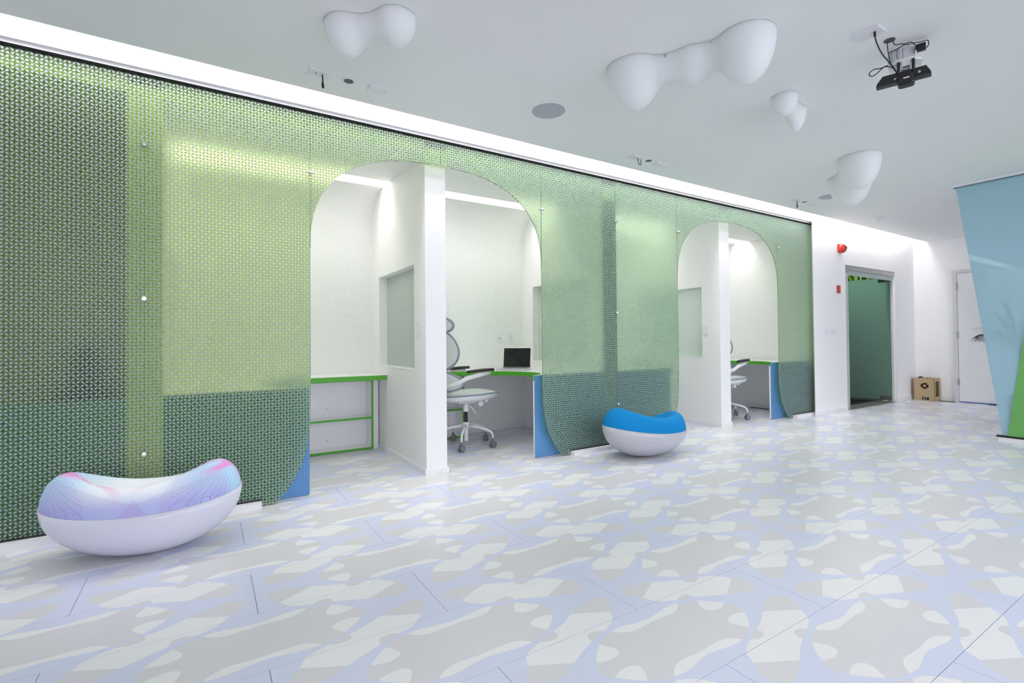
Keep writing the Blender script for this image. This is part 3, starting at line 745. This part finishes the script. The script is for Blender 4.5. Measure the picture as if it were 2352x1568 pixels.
# ---------------------------------------------------------------- plywood crate in the corner
def crate():
    ang = math.radians(-3); cx, cy = 10.06, 3.15
    t = thing('plywood_box', 'laser cut plywood box with round fan hole standing in the corner', 'box', (cx, cy, 0), rz=ang)
    # local: x into the corner, y along the front face; front face looks towards -x
    wy, dx, h = .275, .215, .375
    th = .012
    # front panel with an octagonal opening
    octc, R = (wy*.47, h*.66), .058
    pts = [(octc[0]+R*math.cos(PI/8+PI/4*k), octc[1]+R*.9*math.sin(PI/8+PI/4*k)) for k in range(8)]
    def front(m, x):
        vs = [Vector(p) for p in [(0, 0), (wy, 0), (wy, h), (0, h)]+pts]
        es = [(0, 1), (1, 2), (2, 3), (3, 0)]+[(4+i, 4+(i+1) % 8) for i in range(8)]
        V, _, Fc, *_ = delaunay_2d_cdt(vs, es, [], 0, 1e-6)
        vv = [m.bm.verts.new((x, p.x, p.y)) for p in V]
        fs = []
        for f in Fc:
            c = sum((V[i] for i in f), Vector((0, 0)))/3
            if not inside(c.x, c.y, pts): fs.append(m.bm.faces.new([vv[i] for i in f]))
        r = bmesh.ops.extrude_face_region(m.bm, geom=fs)
        for v in [g for g in r['geom'] if isinstance(g, bmesh.types.BMVert)]: v.co.x += th
    m = MB(); front(m, 0); fp = m.build('front_panel', WOOD, t, local=True)
    m = MB()
    for k in range(4):                                   # four blades of the shutter-shaped grille
        a = PI/4+PI/2*k; c = Vector((octc[0], octc[1])); p = c+Vector((math.cos(a), math.sin(a)*.9))*R; q = c+Vector((math.cos(a+2.2), math.sin(a+2.2)))*.018
        m.tube([(.005, p.x, p.y), (.005, q.x, q.y)], .004, 6)
    m.prism([(octc[0]+.02*math.cos(PI/2*k), octc[1]+.02*math.sin(PI/2*k)) for k in range(4)], lambda u, v, x: (x, u, v), .001, .009)
    m.build('fan_grille', WOOD, fp, local=True)
    MB().box((-.002, .07, .02), (.002, .105, .06)).build('connector', BLACK, fp, local=True)
    MB().box((-.002, .115, .02), (.002, .165, .062)).build('small_fan', BLACK, fp, local=True)
    MB().lathe([(.009, -.004), (.009, 0)], (-.001, .14, .041), 12, 'X').build('fan_hub', PLATE, fp, local=True)
    box('back_panel', (dx-th, 0, 0), (dx, wy, h), WOOD, t, local=True)
    box('inner_wall', (.06, .01, .0), (.066, wy-.01, h-.02), CHAR, t, local=True)
    # side panel facing the room (-y), with a window
    m = MB().box((th, 0, 0), (dx-th, th, .075)).box((th, 0, h-.05), (dx-th, th, h)).box((th, 0, .075), (.045, th, h-.05)).box((dx-.04, 0, .075), (dx-th, th, h-.05))
    m.build('side_panel', WOOD, t, local=True)
    box('side_panel', (th, wy-th, 0), (dx-th, wy, h), WOOD, t, local=True)
    box('base_panel', (th, th, 0), (dx-th, wy-th, th), WOOD, t, local=True)
    m = MB().box((th, th, h-th), (dx-th, .05, h)).box((th, wy-.05, h-th), (dx-th, wy-th, h)); m.build('top_rails', WOOD, t, local=True)
    MB().box((.02, .17, h), (.06, .215, h+.022), .002).build('motor', BLACK, t, local=True)
    for y_ in (.08, .19):
        MB().box((-.001, y_, h-.008), (th+.001, y_+.012, h+.004)).build('joint_tab', CHAR, t, local=True)
    MB().box((-.0015, -.001, 0), (.004, .003, h)).build('burnt_edge', CHAR, t, local=True)
    return t
crate()

# ---------------------------------------------------------------- slanted blue and lime glass on the other side
gang = math.radians(-.4); gd = Vector((math.sin(gang), math.cos(gang), 0)); gn = Vector((gd.y, -gd.x, 0)); g0 = Vector((6.785, 1.588, 0))
def gp(u, z, tt): return g0+gd*u+Vector((0, 0, z))+gn*tt
t = thing('blue_glass_screen', 'slanted sky blue glass screen with a palm showing behind it', 'glass screen', g0)
MB().prism([(0, .06), (.318, 2.632), (-1.6, 2.632), (-1.6, .06)], gp, 0, .012).build('pane', SKYG, t)
t2 = thing('lime_glass_screen', 'bright lime green glass overlapping the foot of the blue glass screen', 'glass screen', g0)
MB().prism([(-.04, .06), (-.178, 1.09), (-.5, 3.5*.75), (-1.6, 2.625), (-1.6, .06)], gp, -.016, -.003).build('pane', LIMEG, t2)
struct(MB().prism([(.335, 2.645), (-1.7, 2.645), (-1.7, 2.632), (.335, 2.632)], gp, -.014, .03).build('trim_right_channel', BLACK))
struct(MB().prism([(.34, 2.65), (-1.7, 2.65), (-1.7, 2.634), (.34, 2.634)], gp, -.05, -.015).build('trim_right_rail', TRIMW))
struct(MB().prism([(.04, .042), (-1.7, .042), (-1.7, .058), (.04, .058)], gp, -.03, .03).build('trim_right_base', BLACK))
struct(MB().prism([(.02, .0), (-1.7, .0), (-1.7, .042), (.02, .042)], gp, -.05, .05).build('baseboard_right', TRIMW))

# potted palm
t = thing('potted_palm', 'potted palm with thin dark fronds half behind the blue glass screen', 'plant', (8.2, 1.72, 0))
MB().lathe([(0, 0), (.13, 0), (.17, .34), (.155, .34), (.15, .30), (0, .30)], (8.2, 1.72, 0), 24).build('pot', POT, t, smooth='auto')
def frond(base, az, el, L, curl):
    d = Vector((math.cos(az), math.sin(az), 0)); pts = []
    for i in range(12):
        u = i/11; pts.append(Vector(base)+d*L*u*math.cos(el)*(1-.12*u)+Vector((0, 0, L*(u*math.sin(el)-curl*u*u))))
    st = MB().tube(pts, [.006*(1-.8*i/11) for i in range(12)], 6).build('stem', PALM, t, smooth=True)
    m = MB()
    for i in range(3, 12):
        for sg in (-1, 1):
            tg = (pts[min(11, i+1)]-pts[i-1]).normalized(); sd = Vector((-d.y, d.x, 0))*sg
            dr = (tg*.75+sd*.75+Vector((0, 0, -.12))).normalized()
            leaf_mesh(m, pts[i], dr, L*.40*(1-.45*abs(i-6)/6), .0095, .35)
    lo = m.build('leaflets', PALM, st, smooth=True); lo['kind'] = 'stuff'
hb = (8.2, 1.74, .84)
MB().tube([(8.2, 1.73, .28), (8.205, 1.735, .45), (8.2, 1.74, .86)], [.028, .024, .02], 10).build('trunk', PALM, t, smooth=True)
for az, el, L, cu in ((1.75, .95, .62, .42), (1.45, .72, .56, .30), (2.3, .98, .66, .34), (2.0, 1.25, .74, .30), (1.0, 1.15, .68, .34), (.2, 1.1, .66, .36), (-.8, 1.15, .7, .34), (-1.7, 1.0, .68, .36), (3.1, 1.15, .70, .36), (-2.6, 1.1, .68, .36), (2.7, .8, .6, .30), (-1.2, .75, .6, .3), (1.6, 1.4, .78, .25)):
    frond(hb, az, el, L, cu)

# ---------------------------------------------------------------- pod seats
def pod_lines():
    m, nt, p = newmat('moire_fabric'); tc = N(nt, 'ShaderNodeTexCoord'); sp = N(nt, 'ShaderNodeSeparateXYZ'); nt.links.new(tc.outputs['Object'], sp.inputs[0])
    x, y, z = sp.outputs
    hyp = lambda a, b: M(nt, 'SQRT', M(nt, 'ADD', M(nt, 'MULTIPLY', a, a), M(nt, 'MULTIPLY', b, b)))
    def dist(px, py, pz=None):
        q = hyp(M(nt, 'SUBTRACT', x, px), M(nt, 'SUBTRACT', y, py))
        return hyp(q, M(nt, 'SUBTRACT', z, pz)) if pz is not None else q
    def ramp(v, a, b):
        n = N(nt, 'ShaderNodeMapRange', interpolation_type='SMOOTHSTEP'); setin(nt, n.inputs[0], v); n.inputs[1].default_value = a; n.inputs[2].default_value = b
        return n.outputs[0]
    def lines(v, f, wd): return M(nt, 'LESS_THAN', M(nt, 'FRACT', M(nt, 'MULTIPLY', v, f)), wd)
    rad = hyp(M(nt, 'DIVIDE', x, .434), M(nt, 'DIVIDE', y, .25))
    front = ramp(M(nt, 'MULTIPLY', y, -1.0), .05, .13)
    base = mixc(nt, ramp(M(nt, 'ADD', M(nt, 'ABSOLUTE', x), M(nt, 'MULTIPLY', rad, .10)), .16, .40), (.80, .84, .87), (.44, .68, .86))
    base = mixc(nt, M(nt, 'MULTIPLY', M(nt, 'MULTIPLY', ramp(M(nt, 'MULTIPLY', z, -1.0), -.36, -.28), front), .8), base, (.40, .52, .86))
    dl_, dr_ = dist(-.40, -.20, .24), dist(.34, -.22, .27)
    lev = M(nt, 'ADD', z, M(nt, 'ADD', M(nt, 'MULTIPLY', rad, -.10), M(nt, 'MULTIPLY', x, -.06)))
    sl = M(nt, 'SUBTRACT', 1.0, ramp(x, -.22, -.12)); sr = ramp(x, .14, .24)
    ax = M(nt, 'ABSOLUTE', M(nt, 'SUBTRACT', x, .03))
    l1 = M(nt, 'MULTIPLY', lines(dl_, 105.0, .17), M(nt, 'MULTIPLY', M(nt, 'LESS_THAN', dl_, .23), front))
    l2 = M(nt, 'MULTIPLY', lines(dr_, 110.0, .17), M(nt, 'MULTIPLY', M(nt, 'LESS_THAN', dr_, .21), front))
    cone = M(nt, 'LESS_THAN', M(nt, 'SUBTRACT', z, M(nt, 'MULTIPLY', ax, .30)), .305)
    l3 = M(nt, 'MULTIPLY', lines(M(nt, 'SUBTRACT', lev, M(nt, 'MULTIPLY', ax, .12)), 190.0, .24), M(nt, 'MULTIPLY', front, cone))
    fan = M(nt, 'ADD', M(nt, 'MULTIPLY', ax, 1.3), z)
    l4 = M(nt, 'MULTIPLY', lines(fan, 170.0, .3), M(nt, 'MULTIPLY', M(nt, 'LESS_THAN', fan, .325), front))
    l5 = M(nt, 'MULTIPLY', lines(M(nt, 'ADD', rad, M(nt, 'MULTIPLY', y, .9)), 50.0, .13), M(nt, 'GREATER_THAN', M(nt, 'ABSOLUTE', x), .17))
    ln = M(nt, 'MINIMUM', M(nt, 'ADD', M(nt, 'ADD', l1, l2), M(nt, 'ADD', l3, M(nt, 'ADD', l4, M(nt, 'MULTIPLY', l5, .6)))), 1.0)
    def band(v, c, wd): return M(nt, 'SUBTRACT', 1.0, ramp(M(nt, 'ABSOLUTE', M(nt, 'SUBTRACT', v, c)), wd*.15, wd))
    q = M(nt, 'SUBTRACT', rad, M(nt, 'MULTIPLY', y, .7))
    b1 = M(nt, 'MULTIPLY', band(M(nt, 'SUBTRACT', rad, M(nt, 'MULTIPLY', y, .6)), .76, .11), M(nt, 'MULTIPLY', M(nt, 'SUBTRACT', 1.0, ramp(x, -.20, -.02)), ramp(y, -.13, -.02)))
    b2 = M(nt, 'MULTIPLY', band(rad, .86, .05), M(nt, 'MULTIPLY', sr, ramp(y, -.16, -.06)))
    b3 = M(nt, 'MULTIPLY', band(M(nt, 'ADD', y, M(nt, 'MULTIPLY', x, -.55)), -.20, .05), ramp(x, -.02, .15))
    b4 = M(nt, 'MULTIPLY', band(M(nt, 'ADD', y, M(nt, 'MULTIPLY', x, .75)), -.245, .035), M(nt, 'SUBTRACT', 1.0, ramp(x, -.12, .0)))
    bands = M(nt, 'MINIMUM', M(nt, 'ADD', M(nt, 'ADD', b1, b2), M(nt, 'MULTIPLY', M(nt, 'ADD', b3, b4), .55)), .8)
    col = mixc(nt, bands, base, (.80, .26, .60))
    col = mixc(nt, M(nt, 'MULTIPLY', ln, .6), col, (.42, .08, .40))
    nt.links.new(col, p.inputs['Base Color']); p.inputs['Roughness'].default_value = .75; p.inputs['Specular IOR Level'].default_value = .2
    return m
MOIRE = pod_lines()
def pod(name, label, c, a, b, phi, z0, A_, al, B_, be, ex, shellm, cush, h0, h2, hs, dip, pk=.74):
    t = thing(name, label, 'seat', (c[0], c[1], 0), 'rocking pod seats by the glass', phi)
    n = 72
    def rim(k):
        th = 2*PI*k/n; x, y = a*math.cos(th), b*math.sin(th)
        wx = math.atan2(x*math.sin(phi)+y*math.cos(phi), x*math.cos(phi)-y*math.sin(phi))
        return x, y, z0+A_*math.cos(th-al)+B_*math.cos(2*(th-be)), th
    rhos = [0, .06, .13, .22, .32, .43, .54, .65, .74, .82, .885, .935, .97, .99, 1.0]
    rows = []
    for s in rhos[1:]:
        pz = 1-(1-s**2)**(1/ex)
        rows.append([Vector((s*rim(k)[0], s*rim(k)[1], .001+pz*rim(k)[2])) for k in range(n)])
    rows.append([Vector((.985*rim(k)[0], .985*rim(k)[1], .001+rim(k)[2]+.001)) for k in range(n)])
    m = MB(); v = m.grid(rows, closed=True); m.bm.faces.new(v[0]); m.build('shell', shellm, t, smooth=True, local=True)
    rows = []
    prof_ = [(.982, -.004), (.986, .10), (.975, .30), (.945, .55), (.90, .76), (.84, .91), (.78, .985), (pk, 1.0), (.66, .97), (.57, .86), (.47, .68), (.36, .50), (.24, .37), (.12, .31), (.03, .30)]
    for s, g in prof_:
        r = []
        for k in range(n):
            x, y, z, th = rim(k)
            h = h0+h2*math.cos(2*th)+hs*math.sin(th)
            zz = z + (h*g if s >= pk else 0)
            if s < pk:
                u = (pk-s)/pk; zc = z0+dip; zt = z+h
                q = (g-.30)/.70
                zz = zc+(zt-zc)*q
            r.append(Vector((s*x, s*y, zz)))
        rows.append(r)
    m = MB(); v = m.grid(rows, closed=True); m.bm.faces.new(v[-1]); m.build('cushion', cush, t, smooth=True, local=True)
    return t
pod('pod_seat', 'white rocking pod seat with pink and blue line patterned cushion', (-.255, 3.13), .434, .25, -.255, .275, .022, 1.2, .010, .105, 2.123, PODW, MOIRE, .115, .034, -.045, .0)
pod('pod_seat', 'grey rocking pod seat with plain bright blue cushion', (3.393, 3.16), .445, .249, -.093, .250, -.039, -.141, .011, -.032, 2.179, PODG, BLUEFAB, .125, .03, -.035, .0)

# ---------------------------------------------------------------- ceiling things
def blob(label, lobes, screws=()):
    c = Vector(lobes[0][:2]+(ZC,))
    bm = bmesh.new()
    def ell(x, y, z, rx, ry, rz_):
        r = bmesh.ops.create_uvsphere(bm, u_segments=28, v_segments=18, radius=1)
        for v in r['verts']: v.co = Vector((x+v.co.x*rx, y+v.co.y*ry, z+v.co.z*rz_))-c
    for i, (x, y, r, h) in enumerate(lobes):
        ell(x, y, ZC, r, r, h)
        if i+1 < len(lobes):
            x2, y2, r2, h2 = lobes[i+1]
            for q in (.2, .4, .6, .8):
                k_ = 1-.24*math.sin(PI*q)
                ell(x+(x2-x)*q, y+(y2-y)*q, ZC, (r+(r2-r)*q)*k_*.86, (r+(r2-r)*q)*k_*.86, (h+(h2-h)*q)*(1-.38*math.sin(PI*q)))
    me = bpy.data.meshes.new('b'); bm.to_mesh(me); bm.free(); o = bpy.data.objects.new('b', me); C.objects.link(o)
    md = o.modifiers.new('r', 'REMESH'); md.mode = 'VOXEL'; md.voxel_size = .012
    ms = o.modifiers.new('s', 'SMOOTH'); ms.factor = .5; ms.iterations = 22
    dg = bpy.context.evaluated_depsgraph_get(); dg.update(); m2 = bpy.data.meshes.new_from_object(o.evaluated_get(dg))
    bpy.data.objects.remove(o)
    bm = bmesh.new(); bm.from_mesh(m2)
    bmesh.ops.bisect_plane(bm, geom=bm.verts[:]+bm.edges[:]+bm.faces[:], plane_co=(0, 0, -.001), plane_no=(0, 0, 1), clear_outer=True)
    t = thing('ceiling_lamp', label, 'lamp', c, 'white blob lamps on the ceiling')
    mb = MB(); mb.bm.free(); mb.bm = bm
    mb.build('diffuser', BLOB, t, smooth=True, local=True)
    for x, y in screws:
        MB().lathe([(0, -.012), (.008, -.011), (.010, -.004), (.010, .002), (0, .002)], (x, y, ZC-.012), 14).build('screw', STEEL, t, smooth='auto')
blob('white two-lobed blob lamp on the ceiling above the pink patterned pod', [(.605, 2.515, .11, .165), (.80, 2.335, .105, .145)])
blob('largest white blob lamp with three lobes and two screws', [(2.15, 2.055, .165, .245), (2.33, 1.785, .12, .175), (2.432, 1.527, .15, .255)], ((2.185, 1.850), (2.305, 1.640)))
blob('smallest white two-lobed blob lamp on the ceiling', [(3.25, 1.77, .082, .135), (3.50, 1.835, .07, .165)])
blob('white two-lobed blob lamp beside the far round speaker', [(4.91, 2.03, .165, .29), (5.45, 2.34, .19, .29)])
def round_speaker(x, y, r, label):
    t = thing('ceiling_speaker', label, 'speaker', (x, y, ZC), 'round grey speakers in the ceiling')
    MB().lathe([(r-.006, 0), (r, -.003), (r+.003, 0)], (x, y, ZC), 48).build('ring', PLATE, t, smooth='auto')
    MB().lathe([(0, -.004), (r-.005, -.003), (r-.005, .0), (0, .0)], (x, y, ZC), 48).build('grille', GREYMESH, t)
round_speaker(2.03, 2.74, .118, 'round grey ceiling speaker nearest the largest blob lamp')
round_speaker(5.99, 2.77, .118, 'round grey ceiling speaker half hidden by a blob lamp')
def ceil_plate(x, y, lx, ly, label, cat, cord, sockets=0, loop=False):
    t = thing('ceiling_plate', label, cat, (x, y, ZC))
    MB().box((x-lx/2, y-ly/2, ZC-.008), (x+lx/2, y+ly/2, ZC), .002).build('face_plate', PLATE, t)
    for k in range(sockets):
        xx = x-lx*.3+lx*.6*k/max(1, sockets-1)
        MB().box((xx-.012, y-.012, ZC-.0105), (xx+.012, y+.012, ZC-.008), .0008).build('socket', TRIMW, t)
    if cord:
        MB().box((x-.02, y-.006, ZC-.0095), (x-.012, y+.002, ZC-.008)).build('pin', SLOTD, t)
        cc = MB()
        if loop:
            cc.tube([(x+.02, y, ZC-.008), (x+.02, y, ZC-.03), (x+.035, y, ZC-.055), (x+.05, y, ZC-.06), (x+.06, y, ZC-.04), (x+.05, y, ZC-.012)], .0035, 6)
        else:
            cc.tube([(x+.02, y, ZC-.008), (x+.022, y, ZC-.04), (x+.022, y+.002, ZC-.06)], [.004, .004, .006], 8)
            cc.tube([(x+.022, y+.002, ZC-.06), (x+.024, y+.002, ZC-.085)], [.008, .007], 8)
        cc.build('plug_lead', BLACK, t, smooth=True)
    return t
ceil_plate(.572, 3.045, .115, .075, 'white ceiling plate with hanging black plug nearest the pink patterned pod', 'socket', True)
ceil_plate(.925, 3.047, .115, .07, 'long white socket plate beside the open ceiling hole', 'socket', False, 4)
ceil_plate(3.205, 3.045, .13, .075, 'white ceiling plate with a black cable loop', 'socket', True, 0, True)
ceil_plate(3.51, 3.055, .12, .07, 'faint white socket plate beyond the cable loop plate', 'socket', False, 4)
ceil_plate(5.80, 3.05, .13, .075, 'white ceiling plate with black plug at the far speaker', 'socket', True)
ceil_plate(6.17, 3.055, .12, .07, 'small white socket plate at the far end of the ceiling', 'socket', False, 3)
def hole(x, y, label, r=.034):
    t = thing('ceiling_grommet', label, 'fitting', (x, y, ZC), 'round cable holes in the ceiling')
    MB().lathe([(r*.8, -.002), (r, -.006), (r*1.2, -.002), (r*1.2, .0), (r*.8, .0)], (x, y, ZC), 28).build('collar', PLATE, t, smooth='auto')
    MB().lathe([(0, -.003), (r*.82, -.003), (r*.82, 0), (0, 0)], (x, y, ZC), 28).build('opening', SLOTD, t)
hole(.745, 3.05, 'dark round cable hole between two plates nearest the pink patterned pod')
hole(3.36, 3.045, 'round cable hole beside the plate with the cable loop')
hole(5.96, 3.04, 'round cable hole beside the far speaker')
def detector(x, y, label):
    t = thing('smoke_detector', label, 'detector', (x, y, ZC), 'white smoke detectors')
    MB().lathe([(0, 0), (.085, 0), (.085, -.008), (.07, -.012), (0, -.012)], (x, y, ZC), 32).build('base_ring', PLATE, t, smooth='auto')
    MB().lathe([(0, -.012), (.05, -.012), (.052, -.03), (.044, -.042), (0, -.045)], (x, y, ZC), 32).build('sensor_head', PLATE, t, smooth='auto')
detector(7.63, 2.94, 'white round smoke detector nearer the blob lamps')
detector(9.66, 2.91, 'white round smoke detector nearest the end wall')

# depth sensor bar on a ribbed ceiling mount
def curve3(p, n=5):
    p = [Vector(q) for q in p]; q = []
    for i in range(len(p)-1):
        a, b, c, d = (p[max(0, min(len(p)-1, i+k))] for k in (-1, 0, 1, 2))
        for k in range(n):
            t = k/n; q.append(.5*((2*b)+(c-a)*t+(2*a-5*b+4*c-d)*t*t+(3*b-a-3*c+d)*t**3))
    return q+[p[-1]]
def sensor():
    t = thing('sensor_mount', 'black sensor bar hanging from a ribbed white ceiling mount with cables', 'camera', (3.247, 1.13, ZC))
    ax = Vector((.3, -.954, 0)).normalized(); ay = Vector((-ax.y, ax.x, 0))          # along the bar, away from the viewer
    R_ = Matrix((ax, ay, Vector((0, 0, 1)))).transposed().to_4x4()
    def put(m, nm, mt, par, sm=False): m.xf(R_); return m.build(nm, mt, par, smooth=sm, local=True)
    xy = [(-.06+.12*k/16, -.016*math.sin(PI*k/16)) for k in range(17)]+[(.06, .09), (-.06, .09)]
    body = put(MB().prism(xy, lambda u, v, z: (u, v, z), -.085, 0), 'mount_body', CHAIRW, t)
    rnd = random.Random(3)
    for k in range(17):
        x = -.056+.112*k/16; z0 = -.083+rnd.uniform(0, .012); z1 = -.004-rnd.uniform(0, .02); y = -.016*math.sin(PI*(x+.06)/.12)
        put(MB().box((x-.0012, y-.0012, z0), (x+.0012, y+.004, z1)), 'rib', SLOTD if k in (2, 5, 6, 9) else GREYMESH, body)
    put(MB().prism([(-.05, -.012), (0, -.024), (.05, -.02), (.085, .01), (.085, .09), (-.055, .09)], lambda u, v, z: (u, v, z), -.100, -.085), 'mount_plate', CHAIRW, t)
    cb = put(MB().box((-.002, -.028, -.142), (.042, .01, -.10), .005), 'clip_block', CHAIRW, t)
    put(MB().box((.006, -.0295, -.138), (.036, -.027, -.128)), 'clip_window', SLOTD, cb)
    for x in (-.012, .051):
        put(MB().tube(curve3([(x, -.01, -.10), (x, -.033, -.106), (x, -.038, -.13), (x, -.03, -.16), (x, -.015, -.17)]), .0075, 8), 'bracket', BLACK, t, True)
    ol = [(-.112, -.203), (-.108, -.186), (-.082, -.152), (.103, -.154), (.122, -.192), (.124, -.206)]
    bar = put(MB().prism(ol, lambda u, v, y: (u, y, v), -.03, .015), 'sensor_bar', BLACK, t)
    put(MB().prism([(-.106, -.205), (-.08, -.178), (.10, -.180), (.118, -.208)], lambda u, v, y: (u, y, v), -.0345, -.03), 'front_window', SCREEN, bar)
    put(MB().box((-.018, -.052, -.236), (.056, .015, -.175), .014), 'sensor_base', BLACK, t)
    put(MB().box((.008, -.0532, -.204), (.034, -.0515, -.198)), 'name_label', PLATE, bar)
    put(MB().lathe([(0, -.003), (.006, -.002), (.006, 0), (0, 0)], (.075, -.0345, -.182), 14, 'Y'), 'lens', GREYMESH, bar)
    put(MB().lathe([(0, -.003), (.005, -.002), (.005, 0), (0, 0)], (-.028, -.0345, -.186), 14, 'Y'), 'lens', GREYMESH, bar)
    put(MB().box((.060, -.03, -.05), (.104, .0, -.028), .004).box((.066, -.034, -.068), (.104, -.01, -.05), .003), 'power_brick', BLACK, t)
    put(MB().tube(curve3([(-.097, -.272, -.012), (-.098, -.244, -.025), (-.092, -.209, -.047), (-.076, -.173, -.085), (-.052, -.137, -.12), (-.045, -.101, -.123), (-.032, -.066, -.132), (-.018, -.03, -.16)]), .0032, 7), 'cable', BLACK, t, True)
    put(MB().tube(curve3([(-.052, -.11, .0), (-.055, -.09, -.02), (-.051, -.07, -.061), (-.046, -.05, -.091), (-.034, -.035, -.125), (-.015, -.03, -.165)]), .0024, 7), 'cable', BLACK, t, True)
    put(MB().tube(curve3([(-.03, -.1, .0), (-.029, -.091, -.012), (-.02, -.082, -.021), (.007, -.073, -.023), (.035, -.064, -.032), (.062, -.055, -.031), (.085, -.045, -.03), (.103, -.036, -.026), (.114, -.027, -.029), (.115, -.018, -.043), (.107, -.012, -.054), (.095, -.012, -.056)]), .0024, 7), 'cable', BLACK, t, True)
    put(MB().tube(curve3([(-.052, -.03, -.03), (-.02, -.032, -.025), (.006, -.032, -.015), (.03, -.032, -.008), (.048, -.03, -.012), (.06, -.028, -.03)]), .0024, 7), 'cable', BLACK, t, True)
    put(MB().tube(curve3([(-.057, -.03, -.098), (-.073, -.03, -.099), (-.092, -.03, -.102), (-.12, -.03, -.097), (-.14, -.03, -.11), (-.14, -.03, -.124), (-.128, -.03, -.132), (-.108, -.03, -.125), (-.092, -.03, -.112), (-.073, -.03, -.1), (-.048, -.03, -.109), (-.025, -.03, -.13)]), .0026, 7), 'cable', BLACK, t, True)
    put(MB().lathe([(0, -.003), (.026, -.003), (.026, 0), (0, 0)], (-.045, -.112, 0), 20), 'cable_hole', SLOTD, t)
    put(MB().box((-.103, -.279, -.035), (-.092, -.268, -.009), .003), 'plug', BLACK, t)
    return t
sensor()
t = thing('ceiling_plate', 'square white ceiling plate beside the black sensor bar', 'socket', (2.955, 1.165, ZC))
MB().box((-.052, -.058, -.008), (.052, .058, 0), .002).build('face_plate', PLATE, t, local=True)
MB().box((.012, -.008, -.030), (.022, -.004, -.008)).build('paper_tag', TRIMW, t, local=True)
